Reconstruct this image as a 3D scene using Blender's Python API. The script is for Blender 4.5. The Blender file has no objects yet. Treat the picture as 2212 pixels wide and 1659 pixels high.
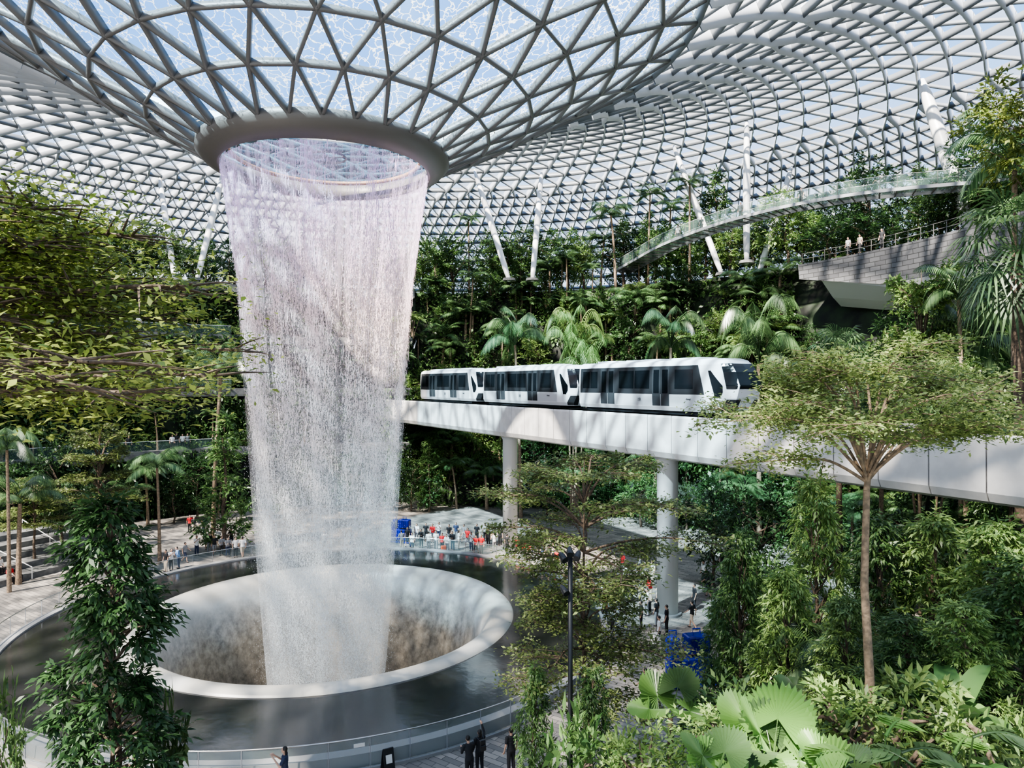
import bpy, bmesh, math, random
import numpy as np
from mathutils import Vector, Matrix
rng=np.random.default_rng(7); random.seed(7)
SC=bpy.context.scene; C=SC.collection
F=1500.; HZ=829.5; CH=15.; CX,CY=-11.7,44.
PI=math.pi
def gx(px,D): return (px-1106)/F*D
def at(px,py,D): return Vector((gx(px,D),D,CH-(py-HZ)/F*D))
def proj(v): return (1106+F*v[0]/v[1], HZ-F*(v[2]-CH)/v[1])
def ringpt(px,R,z=0):
    m=(px-1106)/F; a=m*m+1; b=-2*(m*CX+CY); c=CX*CX+CY*CY-R*R
    y=(-b+math.sqrt(max(0,b*b-4*a*c)))/(2*a); return Vector((m*y,y,z))
def ang(px,R): p=ringpt(px,R); return math.atan2(p.y-CY,p.x-CX)
def sm(t): t=min(1,max(0,t)); return t*t*(3-2*t)
def hill(x,y):
    a=7.5*sm((25-y)/12)*sm((x+1.5)/6)
    b=3.0*sm((x-10)/10)*sm((44-y)/10)
    return max(a,b)
# ---------------- materials
def nodes(name):
    m=bpy.data.materials.new(name); m.use_nodes=True; nt=m.node_tree
    return m,nt,nt.nodes,nt.links,nt.nodes['Principled BSDF']
def mat(name,col,rough=.5,metal=0.,col2=None,scale=3.,bump=0.,stretch=None,spec=.5,lo=.4,hi=.6):
    m,nt,N,L,P=nodes(name)
    P.inputs['Base Color'].default_value=(*col,1); P.inputs['Roughness'].default_value=rough
    P.inputs['Metallic'].default_value=metal; P.inputs['Specular IOR Level'].default_value=spec
    if col2 or bump:
        g=N.new('ShaderNodeNewGeometry'); mp=N.new('ShaderNodeMapping'); L.new(g.outputs['Position'],mp.inputs[0])
        if stretch: mp.inputs['Scale'].default_value=stretch
        n=N.new('ShaderNodeTexNoise'); n.inputs['Scale'].default_value=scale; n.inputs['Detail'].default_value=6; L.new(mp.outputs[0],n.inputs[0])
        if col2:
            r=N.new('ShaderNodeValToRGB'); r.color_ramp.elements[0].position=lo; r.color_ramp.elements[1].position=hi
            r.color_ramp.elements[0].color=(*col,1); r.color_ramp.elements[1].color=(*col2,1)
            L.new(n.outputs[0],r.inputs[0]); L.new(r.outputs[0],P.inputs['Base Color'])
        if bump:
            b=N.new('ShaderNodeBump'); b.inputs['Strength'].default_value=bump; b.inputs['Distance'].default_value=.1
            L.new(n.outputs[0],b.inputs['Height']); L.new(b.outputs[0],P.inputs['Normal'])
    return m
def leafmat(name,c1,c2,tr=.4,rough=.4):
    m,nt,N,L,P=nodes(name)
    g=N.new('ShaderNodeNewGeometry'); oi=N.new('ShaderNodeObjectInfo')
    mx=N.new('ShaderNodeMixRGB'); mx.inputs[1].default_value=(*c1,1); mx.inputs[2].default_value=(*c2,1)
    L.new(g.outputs['Random Per Island'],mx.inputs[0])
    hs=N.new('ShaderNodeHueSaturation'); hs.inputs['Saturation'].default_value=.88; mr=N.new('ShaderNodeMapRange'); mr.inputs[3].default_value=.6; mr.inputs[4].default_value=1.3
    L.new(oi.outputs['Random'],mr.inputs[0]); L.new(mr.outputs[0],hs.inputs['Value']); L.new(mx.outputs[0],hs.inputs['Color'])
    L.new(hs.outputs[0],P.inputs['Base Color']); P.inputs['Roughness'].default_value=rough
    t=N.new('ShaderNodeBsdfTranslucent'); L.new(hs.outputs[0],t.inputs[0])
    ms=N.new('ShaderNodeMixShader'); ms.inputs[0].default_value=tr
    L.new(P.outputs[0],ms.inputs[1]); L.new(t.outputs[0],ms.inputs[2]); L.new(ms.outputs[0],N['Material Output'].inputs[0])
    return m
def clearmat(name,col,alpha,rough=.1):
    m,nt,N,L,P=nodes(name)
    P.inputs['Base Color'].default_value=(*col,1); P.inputs['Roughness'].default_value=rough
    t=N.new('ShaderNodeBsdfTransparent'); ms=N.new('ShaderNodeMixShader'); ms.inputs[0].default_value=alpha
    L.new(t.outputs[0],ms.inputs[1]); L.new(P.outputs[0],ms.inputs[2]); L.new(ms.outputs[0],N['Material Output'].inputs[0])
    return m
def sheenpaintmat(name,col,alpha):
    m,nt,N,L,P=nodes(name); t=N.new('ShaderNodeBsdfTransparent'); ms=N.new('ShaderNodeMixShader'); ms.inputs[0].default_value=alpha
    d=N.new('ShaderNodeBsdfDiffuse'); tl=N.new('ShaderNodeBsdfTranslucent'); d.inputs[0].default_value=(*col,1); tl.inputs[0].default_value=(*col,1)
    a=N.new('ShaderNodeMixShader'); a.inputs[0].default_value=.3; L.new(d.outputs[0],a.inputs[1]); L.new(tl.outputs[0],a.inputs[2])
    L.new(t.outputs[0],ms.inputs[1]); L.new(a.outputs[0],ms.inputs[2]); L.new(ms.outputs[0],N['Material Output'].inputs[0]); return m
M={}
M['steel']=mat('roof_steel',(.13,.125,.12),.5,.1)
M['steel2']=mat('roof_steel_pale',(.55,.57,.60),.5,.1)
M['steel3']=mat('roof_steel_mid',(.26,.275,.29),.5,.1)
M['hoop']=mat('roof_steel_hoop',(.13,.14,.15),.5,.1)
M['ring']=mat('ring_steel',(.115,.105,.095),.5,.1)
M['dark']=mat('dark_metal',(.02,.022,.025),.4,.4)
M['white']=mat('white_paint',(.62,.62,.61),.4)
M['tw']=mat('train_white',(.74,.75,.76),.22)
M['tchar']=mat('train_charcoal',(.022,.023,.025),.5,0,spec=.2)
M['tl']=mat('train_lower_grey',(.48,.49,.50),.35); M['td']=mat('train_door',(.035,.037,.04),.45,0,spec=.2)
M['tglass']=mat('train_glass',(.006,.008,.010),.15,0,spec=.25)
M['conc']=mat('bridge_panel',(.66,.64,.615),.5,0,(.57,.55,.53),1.2)
M['slab']=mat('slab_concrete',(.16,.16,.155),.8,0,(.09,.09,.09),1.5,.2)
M['column']=mat('column_paint',(.60,.60,.58),.5)
M['stone']=mat('kerb_stone',(.22,.22,.22),.5)
M['bark']=mat('bark',(.07,.05,.035),.9,0,(.14,.10,.07),9,.4)
M['barkl']=mat('bark_light',(.28,.20,.13),.85,0,(.15,.11,.075),9,.3)
M['skin']=mat('skin',(.50,.30,.21),.55); M['black']=mat('black_cloth',(.015,.015,.018),.8)
M['red']=mat('red_cloth',(.60,.02,.025),.7); M['whitec']=mat('white_cloth',(.80,.79,.77),.8)
M['grey']=mat('grey_cloth',(.25,.25,.26),.8); M['blue']=mat('blue_cloth',(.16,.28,.5),.8); M['navy']=mat('navy_cloth',(.02,.03,.07),.8)
M['beige']=mat('beige_cloth',(.55,.46,.36),.8); M['hair']=mat('hair',(.012,.009,.008),.5)
M['blueg']=mat('glossy_blue',(.004,.008,.18),.2); M['orange']=mat('orange_plastic',(.85,.15,.05),.5)
M['caseblk']=mat('suitcase_black',(.02,.02,.022),.35); M['casewht']=mat('suitcase_white',(.8,.8,.78),.35)
M['glass']=clearmat('railing_glass',(.3,.4,.4),.09,.05)
M['glass2']=clearmat('walkway_glass',(.3,.46,.42),.07,.05)
M['panel']=sheenpaintmat('roof_panel',(.52,.55,.60),.6)  # pale grey stands in for reflections on clear glass
M['panelsun']=sheenpaintmat('roof_panel_sun_paint',(.88,.87,.85),.85)  # sun reflecting off the lower dome, painted as a whiter colour
M['gA']=leafmat('leaf_deep',(.012,.040,.010),(.052,.13,.032))
M['gB']=leafmat('leaf_mid',(.026,.082,.016),(.13,.24,.055))
M['gC']=leafmat('leaf_bright',(.06,.15,.02),(.30,.44,.10))
M['gD']=leafmat('leaf_yellow',(.07,.14,.012),(.40,.47,.065),.5)
M['gE']=leafmat('leaf_palm',(.03,.09,.024),(.14,.25,.085),.35,.3)
M['gF']=leafmat('leaf_fan',(.09,.24,.03),(.19,.38,.075),.4,.35)
M['gG']=leafmat('leaf_olive',(.09,.16,.028),(.38,.47,.13),.45)
# ---------------- mesh helpers
def npmesh(name,V,Fc,smooth=False):
    V=np.ascontiguousarray(V,dtype=np.float32); Fc=np.ascontiguousarray(Fc,dtype=np.int32)
    me=bpy.data.meshes.new(name); me.vertices.add(len(V)); me.vertices.foreach_set('co',V.ravel())
    n,k=Fc.shape; me.loops.add(n*k); me.loops.foreach_set('vertex_index',Fc.ravel())
    me.polygons.add(n); me.polygons.foreach_set('loop_start',np.arange(0,n*k,k,dtype=np.int32))
    if smooth: me.polygons.foreach_set('use_smooth',np.ones(n,dtype=bool))
    me.update(calc_edges=True); return me
def props(o,label=None,cat=None,group=None,kind=None):
    if label: o['label']=label
    if cat: o['category']=cat
    if group: o['group']=group
    if kind: o['kind']=kind
    return o
def link(name,me,m=None,parent=None,loc=None):
    o=bpy.data.objects.new(name,me); C.objects.link(o)
    if m is not None and me is not None and len(me.materials)==0: me.materials.append(m)
    if parent is not None: o.parent=parent
    if loc is not None: o.location=loc
    return o
def thing(name,label,cat,loc=(0,0,0),rz=0,group=None):
    o=bpy.data.objects.new(name,None); C.objects.link(o); o.location=loc; o.rotation_euler=(0,0,rz); o.empty_display_size=.3
    return props(o,label,cat,group)
class MB:
    def __init__(s): s.v=[]; s.f=[]
    def add(s,V,Fc):
        b=len(s.v); s.v+= [tuple(map(float,p)) for p in V]; s.f+=[tuple(int(i)+b for i in f) for f in Fc]; return s
    def box(s,c,d,rz=0,M4=None,taper=1):
        x,y,z=d[0]/2,d[1]/2,d[2]/2; P=[]
        for k,(zz) in enumerate((-z,z)):
            t=taper if k else 1
            for a,b in ((-x,-y),(x,-y),(x,y),(-x,y)):
                v=Vector((a*t,b*t,zz))
                if M4 is not None: v=M4@v
                elif rz: v=Matrix.Rotation(rz,3,'Z')@v
                P.append(v+Vector(c))
        return s.add(P,[(3,2,1,0),(4,5,6,7),(0,1,5,4),(1,2,6,5),(2,3,7,6),(3,0,4,7)])
    def tube(s,pts,rad,n=8,cap=True):
        V,Fq=tube(pts,rad,n); b=len(s.v); s.add(V,Fq)
        if cap: s.f.append(tuple(b+i for i in reversed(range(n)))); s.f.append(tuple(b+len(V)-n+i for i in range(n)))
        return s
    def lathe(s,prof,n=64,c=(0,0,0),a0=0,a1=2*PI,close=True):
        full=abs(a1-a0-2*PI)<1e-6; m=n if full else n+1; V=[];Fq=[]
        for i in range(m):
            a=a0+(a1-a0)*i/n
            for r,z in prof: V.append((c[0]+r*math.cos(a),c[1]+r*math.sin(a),c[2]+z))
        k=len(prof)
        for i in range(n):
            i2=(i+1)%m
            for j in range(k-1): Fq.append((i*k+j,i2*k+j,i2*k+j+1,i*k+j+1))
            if close: Fq.append((i*k+k-1,i2*k+k-1,i2*k,i*k))
        return s.add(V,Fq)
    def build(s,name,m,parent=None,smooth=False,bevel=0):
        me=bpy.data.meshes.new(name); me.from_pydata(s.v,[],s.f); me.update()
        if smooth:
            me.polygons.foreach_set('use_smooth',[True]*len(me.polygons))
        o=link(name,me,m,parent)
        if bevel:
            b=o.modifiers.new('bevel','BEVEL'); b.width=bevel; b.segments=2; b.limit_method='ANGLE'
        return o
def tube(pts,rad,n=8):
    pts=[Vector(p) for p in pts]; V=[];Fq=[]
    if not hasattr(rad,'__len__'): rad=[rad]*len(pts)
    for i,p in enumerate(pts):
        d=(pts[min(i+1,len(pts)-1)]-pts[max(i-1,0)]).normalized()
        a=Vector((0,0,1)) if abs(d.z)<.9 else Vector((1,0,0))
        u=d.cross(a).normalized(); w=d.cross(u)
        for k in range(n):
            t=2*PI*k/n; V.append(p+(u*math.cos(t)+w*math.sin(t))*rad[i])
    for i in range(len(pts)-1):
        for k in range(n):
            k2=(k+1)%n; Fq.append((i*n+k,i*n+k2,(i+1)*n+k2,(i+1)*n+k))
    return V,Fq
def catmull(P,n=8):
    P=[Vector(p) for p in P]; out=[]
    for i in range(len(P)-1):
        a=P[max(i-1,0)];b=P[i];c=P[i+1];d=P[min(i+2,len(P)-1)]
        for k in range(n):
            t=k/n; out.append(.5*((2*b)+(c-a)*t+(2*a-5*b+4*c-d)*t*t+(3*b-a-3*c+d)*t**3))
    out.append(P[-1]); return out
# ---------------- ROOF
prof=catmull([(6,28.5,0),(7.5,29.3,0),(10.2,30.7,0),(13,32.1,0),(18,35,0),(25,38.8,0),(34,42.5,0),(44,45,0),(54,45.5,0),(64,43,0),(74,37.5,0),(82,30,0),(88,22,0),(90,15,0)],12)[12:]
pr=np.array([(p.x,p.y) for p in prof]); ps=np.concatenate([[0],np.cumsum(np.hypot(*np.diff(pr,axis=0).T))])
def zr(r): return float(np.interp(r,pr[:,0],pr[:,1]))
rows=[]; s=0; N_=28; off=0.
while s<ps[-1]:
    r=float(np.interp(s,ps,pr[:,0])); z=float(np.interp(s,ps,pr[:,1])); rows.append((r,z,N_,off))
    nN=28 if r<19 else 56 if r<33 else 112 if r<58 else 224
    if nN!=N_: off=off*2; N_=nN
    else: off+=.5
    s+=3.05 if r<19 else 2.9 if r<33 else 2.7 if r<58 else 2.15
def node(i,j):
    r,z,n,o=rows[i]; a=2*PI*(j+o)/n; return (CX+r*math.cos(a),CY+r*math.sin(a),z)
def nrm(i,j):
    r,z,n,o=rows[i]; a=2*PI*(j+o)/n; k0=rows[max(i-1,0)];k1=rows[min(i+1,len(rows)-1)]
    dr=k1[0]-k0[0];dz=k1[1]-k0[1];l=math.hypot(dr,dz); return (-dz/l*math.cos(a),-dz/l*math.sin(a),dr/l)
bI=([],[],[]); bM=([],[],[]); bO=([],[],[]); bP=([],[],[]); hO=([],[],[]); glassT=[]; panT=[]; panW=[]
def vis(p): return p[1]>-34
def addb(L,i,j,i2,j2):
    p=node(i,j); q=node(i2,j2)
    if not(vis(p) and vis(q)): return
    L[0].append(p);L[1].append(q);L[2].append(nrm(i,j))
RI=21
for i,(r,z,n,o) in enumerate(rows):
    for j in range(n):
        addb(bI if r<RI else hO,i,j,i,j+1)
        if i+1<len(rows):
            L=bI if r<RI else bO; L2=bI if r<RI else bP; n2=rows[i+1][2]
            if n2==n:
                addb(L,i,j,i+1,j); addb(L2,i,j+1,i+1,j)
                ups=[((i,j),(i,j+1),(i+1,j))]; dns=[((i+1,j),(i+1,j+1),(i,j+1))]
            else:
                addb(L,i,j,i+1,2*j); addb(L,i,j,i+1,2*j+1); addb(L2,i,j+1,i+1,2*j+1)
                ups=[((i,j),(i,j+1),(i+1,2*j+1))]; dns=[((i,j),(i+1,2*j),(i+1,2*j+1)),((i,j+1),(i+1,2*j+1),(i+1,2*j+2))]
            for T in ups+dns:
                if r<RI: glassT.append([node(*k) for k in T])
            if r>=RI:
                P=[Vector(node(*k)) for k in ups[0]]; c=(P[0]+P[1]+P[2])/3
                if not vis(P[0]): continue
                P=[c+(p-c)*.95 for p in P]
                (panW if (c.z<43 and r>62 and c.x>8) else panT).append(P)  # low right-hand panels get the painted sun reflection
def beams(L,w,d):
    p=np.array(L[0]);q=np.array(L[1]);n=np.array(L[2]); t=q-p; t/=np.linalg.norm(t,axis=1)[:,None]
    s=np.cross(t,n); s/=np.linalg.norm(s,axis=1)[:,None]; s*=w/2; n=n*d/2
    V=np.stack([p-s-n,p+s-n,p+s+n,p-s+n,q-s-n,q+s-n,q+s+n,q-s+n],1).reshape(-1,3)
    b=(np.arange(len(p))*8)[:,None,None]; f=np.array([(0,1,5,4),(1,2,6,5),(2,3,7,6),(3,0,4,7)])[None]
    return V,(b+f).reshape(-1,4)
def tris(T): V=np.array([[tuple(p) for p in t] for t in T]).reshape(-1,3); return V,np.arange(len(V)).reshape(-1,3)
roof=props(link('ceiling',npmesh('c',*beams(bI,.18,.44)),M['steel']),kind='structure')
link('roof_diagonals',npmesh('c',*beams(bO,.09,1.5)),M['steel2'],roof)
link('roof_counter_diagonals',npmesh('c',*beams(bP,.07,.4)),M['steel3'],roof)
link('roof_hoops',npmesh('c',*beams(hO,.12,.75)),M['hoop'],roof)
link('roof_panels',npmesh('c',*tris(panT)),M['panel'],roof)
link('roof_panels_sun_painted',npmesh('c',*tris(panW)),M['panelsun'],roof)
m,nt,N,L,P=nodes('wet_glass'); M['wet']=m
g=N.new('ShaderNodeNewGeometry'); n1=N.new('ShaderNodeTexNoise'); n1.inputs['Scale'].default_value=1.3; n1.inputs['Detail'].default_value=4
L.new(g.outputs['Position'],n1.inputs[0])
ad=N.new('ShaderNodeVectorMath'); ad.operation='MULTIPLY_ADD'; ad.inputs[1].default_value=(1.3,1.3,1.3); L.new(n1.outputs['Color'],ad.inputs[0]); L.new(g.outputs['Position'],ad.inputs[2])
vo=N.new('ShaderNodeTexVoronoi'); vo.feature='DISTANCE_TO_EDGE'; vo.inputs['Scale'].default_value=1.7; L.new(ad.outputs[0],vo.inputs[0])
rp=N.new('ShaderNodeValToRGB'); rp.color_ramp.elements[0].position=0.0; rp.color_ramp.elements[0].color=(.8,.8,.8,1); rp.color_ramp.elements[1].position=.055; rp.color_ramp.elements[1].color=(.03,.03,.03,1)
L.new(vo.outputs[0],rp.inputs[0])
tr=N.new('ShaderNodeBsdfTransparent'); tr.inputs[0].default_value=(.52,.76,.95,1); tl=N.new('ShaderNodeBsdfTranslucent'); tl.inputs[0].default_value=(.62,.63,.54,1)
ms=N.new('ShaderNodeMixShader'); L.new(rp.outputs[0],ms.inputs[0]); L.new(tr.outputs[0],ms.inputs[1]); L.new(tl.outputs[0],ms.inputs[2]); L.new(ms.outputs[0],N['Material Output'].inputs[0])
V,Fc=tris(glassT); V[:,2]+=.3
link('roof_glass',npmesh('c',V,Fc),M['wet'],roof)
oc=thing('oculus_ring','broad grey steel ring around the roof opening above the waterfall','ring',(CX,CY,28.4))
MB().lathe([(6.3,0),(6.5,-.12),(7.3,.25),(7.7,.7),(7.65,1.1),(7.2,1.35),(6.6,1.1),(6.3,.6)],96).build('ring_band',M['ring'],oc,True)
MB().lathe([(5.75,.9),(5.85,.85),(5.85,1.1),(5.75,1.1)],96).build('inner_rim',mat('rust_rim',(.32,.18,.10),.6),oc,True)
b=MB(); b.lathe([(1.1,.9),(1.2,.9),(1.2,1.0),(1.1,1.0)],24)
for k in range(4): b.tube([(0,0,.95),(1.2*math.cos(k*PI/2),1.2*math.sin(k*PI/2),.95)],.05,5)
b.build('hub_ring',M['dark'],oc)
CL=['slanted white roof column left of the waterfall, leaning left','slanted white roof column just left of the waterfall, leaning right','slanted white column between the waterfall and the glass walkway, leaning left','slender white roof column right of the waterfall, nearly upright','slanted white roof column behind the glass walkway','tall upright white roof column standing behind the glass walkway','white roof column leaning right behind the glass walkway','white slanted roof column at the far left edge','thick white slanted roof column at the upper right']
for k,(x1,y1,D1,x2,y2,D2) in enumerate([(378,560,84,345,380,95),(425,560,84,485,405,95),(1100,560,84,1025,395,98),(1150,560,84,1170,390,98),(1560,520,80,1455,325,88),(1613,560,72,1613,285,80),(1640,530,78,1710,320,88),(-20,420,80,30,290,90),(2110,300,62,1990,135,68)]):
    a=at(x1,y1,D1); c=at(x2,y2,D2); c.z=zr(math.hypot(c.x-CX,c.y-CY))-.3; a.z=27.5
    t=thing('roof_column',CL[k],'column',a,0,'columns carrying the glass roof')
    d=c-a; w_=1.3 if k==8 else .8; MB().tube([(0,0,0),d*.1,d*.5,d*.9,d],[.28*w_,.42*w_,.52*w_,.4*w_,.22*w_],12).build('shaft',M['white'],t,True); MB().lathe([(0,0),(.8,0),(.7,.3),(0,.3)],16).build('base',M['slab'],t)
# ---------------- GROUND and terraces
V=[];Fq=[]; rs=[17.6,18.5]+[19+i for i in range(0,46)]; na=300
for i in range(na):
    a=2*PI*i/na
    for r in rs:
        x=CX+r*math.cos(a); y=CY+r*math.sin(a); V.append((x,y,hill(x,y)))
k=len(rs)
for i in range(na):
    for j in range(k-1): Fq.append((i*k+j,i*k+j+1,((i+1)%na)*k+j+1,((i+1)%na)*k+j))
m,nt,N,L,P=nodes('plaza'); M['plaza']=m
g=N.new('ShaderNodeNewGeometry'); mp=N.new('ShaderNodeMapping'); mp.inputs['Rotation'].default_value=(0,0,.6); L.new(g.outputs['Position'],mp.inputs[0])
br=N.new('ShaderNodeTexBrick'); br.inputs['Scale'].default_value=1.0; br.inputs['Brick Width'].default_value=.9; br.inputs['Row Height'].default_value=.3; br.inputs['Mortar Size'].default_value=.015
br.inputs['Color1'].default_value=(.34,.30,.26,1); br.inputs['Color2'].default_value=(.14,.13,.12,1); br.inputs['Mortar'].default_value=(.04,.04,.04,1); L.new(mp.outputs[0],br.inputs[0])
sx=N.new('ShaderNodeSeparateXYZ'); L.new(g.outputs['Position'],sx.inputs[0]); mr=N.new('ShaderNodeMapRange'); mr.inputs[1].default_value=.02; mr.inputs[2].default_value=.25; L.new(sx.outputs[2],mr.inputs[0])
mx=N.new('ShaderNodeMixRGB'); L.new(mr.outputs[0],mx.inputs[0]); L.new(br.outputs[0],mx.inputs[1]); mx.inputs[2].default_value=(.02,.03,.012,1); L.new(mx.outputs[0],P.inputs['Base Color']); P.inputs['Roughness'].default_value=.55
props(link('floor',npmesh('f',V,Fq,True),M['plaza']),kind='structure')
m,nt,N,L,P=nodes('green_wall'); M['gwall']=m
g=N.new('ShaderNodeNewGeometry'); n1=N.new('ShaderNodeTexNoise'); n1.inputs['Scale'].default_value=.7; n1.inputs['Detail'].default_value=9; L.new(g.outputs['Position'],n1.inputs[0])
rp=N.new('ShaderNodeValToRGB'); rp.color_ramp.elements[0].position=.4; rp.color_ramp.elements[0].color=(.010,.011,.009,1); rp.color_ramp.elements[1].position=.62; rp.color_ramp.elements[1].color=(.02,.035,.015,1)
L.new(n1.outputs[0],rp.inputs[0]); L.new(rp.outputs[0],P.inputs['Base Color']); P.inputs['Roughness'].default_value=.9
ZL=[0,7.6,14.5,21,27.5]; RL=[44,45.5,47.5,50,53]; PXS=890; A0,A1=ang(PXS,46),math.radians(215)
for k,nm in enumerate(['wall_lower','wall_middle','wall_upper','wall_top']):
    w=MB().lathe([(RL[k],ZL[k]),(RL[k],ZL[k+1]-.3),(RL[k]+.5,ZL[k+1]-.3),(RL[k]+.5,ZL[k])],110,(CX,CY,0),A0,A1).build(nm,M['gwall'],None,True); props(w,kind='structure')
    R2=RL[k+1]+.6
    w=MB().lathe([(RL[k]-1.1,ZL[k+1]-.95),(RL[k]-1.1,ZL[k+1]),(R2,ZL[k+1]),(R2,ZL[k+1]-.3),(RL[k],ZL[k+1]-.95)],110,(CX,CY,0),A0,A1).build('trim_%d'%(k+1),M['slab']); props(w,kind='structure')
HZ_=[0,5,9,14,20,27.5]; HR=[42.5,45,46,48,49.5,52.5]
def rhill(z): return float(np.interp(z,HZ_,HR))
b=MB(); zs=np.linspace(0,27.5,24); b.lathe([(rhill(z),float(z)) for z in zs],160,(CX,CY,0),math.radians(-30),A0+.01,False)
b.v=[(x+math.sin(z*.9+x*.3)*.6,y+math.sin(z*.7+x*.5)*.6,z+(0 if z<.5 or z>27 else .5*math.sin(x*.8+y*.6))) for x,y,z in b.v]
props(b.build('wall_hillside',M['gwall'],None,True),kind='structure')
props(MB().lathe([(51.8,27.45),(95,27.45),(95,27.1),(51.8,27.1)],160,(CX,CY,0),math.radians(-30),A1).build('floor_upper',M['gwall']),kind='structure')
m,nt,N,L,P=nodes('grey_brick'); M['brick']=m
tc=N.new('ShaderNodeUVMap'); br=N.new('ShaderNodeTexBrick'); br.inputs['Scale'].default_value=1.; br.inputs['Brick Width'].default_value=1.1; br.inputs['Row Height'].default_value=.4; br.inputs['Mortar Size'].default_value=.03
br.inputs['Color1'].default_value=(.13,.13,.135,1); br.inputs['Color2'].default_value=(.07,.07,.075,1); br.inputs['Mortar'].default_value=(.03,.03,.03,1); L.new(tc.outputs[0],br.inputs[0]); L.new(br.outputs[0],P.inputs['Base Color']); P.inputs['Roughness'].default_value=.8
a1=ang(1728,46.3); a0=ang(2212,46.3)-.2
b=MB(); nseg=50
for i in range(nseg+1):
    a=a1+(a0-a1)*i/nseg; t=min(1,i/14); zb=25.2-1.6*t
    for r,z in ((46.2,zb),(46.0,26.6),(52.6,27.5),(52.6,zb)): b.v.append((CX+r*math.cos(a),CY+r*math.sin(a),z))
for i in range(nseg):
    for j in range(4): b.f.append((i*4+j,i*4+(j+1)%4,i*4+4+(j+1)%4,i*4+4+j))
b.f+=[(0,1,2,3),(nseg*4+3,nseg*4+2,nseg*4+1,nseg*4)]
w=b.build('wall_right',M['brick'])
uv=w.data.uv_layers.new(name='UVMap')
for lp in w.data.loops:
    co=w.data.vertices[lp.vertex_index].co; uv.data[lp.index].uv=(math.atan2(co.y-CY,co.x-CX)*46,co.z)
props(w,kind='structure')
b=MB()
for i in range(nseg+1):
    a=a1-.05+(a0-a1)*i/nseg; t=min(1,i/14); zb=25.2-1.6*t
    for r,z in ((46.4,zb-.4-.3*t),(46.2,zb+.05),(50,zb+.05),(50,zb-2.6),(49.2,zb-2.7),(48,zb-1.9)): b.v.append((CX+r*math.cos(a),CY+r*math.sin(a),z))
for i in range(nseg):
    for j in range(6): b.f.append((i*6+j,i*6+(j+1)%6,i*6+6+(j+1)%6,i*6+6+j))
b.f+=[tuple(range(6)),tuple(reversed(range(nseg*6,nseg*6+6)))]
props(b.build('trim_5',mat('soffit_paint',(.45,.44,.42),.5)),kind='structure')
a1b=ang(150,46.5); a0b=ang(365,46.5)
w=MB().lathe([(46.9,17.2),(46.7,19.8),(47.4,19.8),(47.4,17.2)],20,(CX,CY,0),a0b,a1b).build('trim_6',mat('cream_band',(.80,.72,.62),.6)); props(w,kind='structure')
for k in range(5):
    w=MB().lathe([(27+1.8*k,.0),(27+1.8*k,.45*(k+1)),(28.8+1.8*k,.45*(k+1)),(28.8+1.8*k,0)],40,(CX,CY,0),math.radians(146),math.radians(190)).build('stone_step',M['slab'])
    props(w,['lowest','second','third','fourth','topmost'][k]+' curved stone seating step left of the pool','step','curved seating steps left of the pool')
# ---------------- POOL
pool=thing('pool','large round dark reflecting pool with a wide central drain under the waterfall','pool',(CX,CY,0))
MB().lathe([(17.2,-.3),(17.25,.5),(17.75,.5),(17.8,-.1)],160).build('kerb',M['stone'],pool)
m,nt,N,L,P=nodes('pool_water'); M['pw']=m; P.inputs['Base Color'].default_value=(.022,.022,.022,1); P.inputs['Roughness'].default_value=.12; P.inputs['Specular IOR Level'].default_value=.7
g=N.new('ShaderNodeNewGeometry'); n1=N.new('ShaderNodeTexNoise'); n1.inputs['Scale'].default_value=1.2; n1.inputs['Detail'].default_value=3; L.new(g.outputs['Position'],n1.inputs[0]); bp=N.new('ShaderNodeBump'); bp.inputs['Strength'].default_value=.06; bp.inputs['Distance'].default_value=.15; L.new(n1.outputs[0],bp.inputs['Height']); L.new(bp.outputs[0],P.inputs['Normal'])
MB().lathe([(17.25,.4),(14.5,.42),(12.1,.42),(11.6,.42)],160,close=False).build('water_surface',M['pw'],pool,True)
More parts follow.
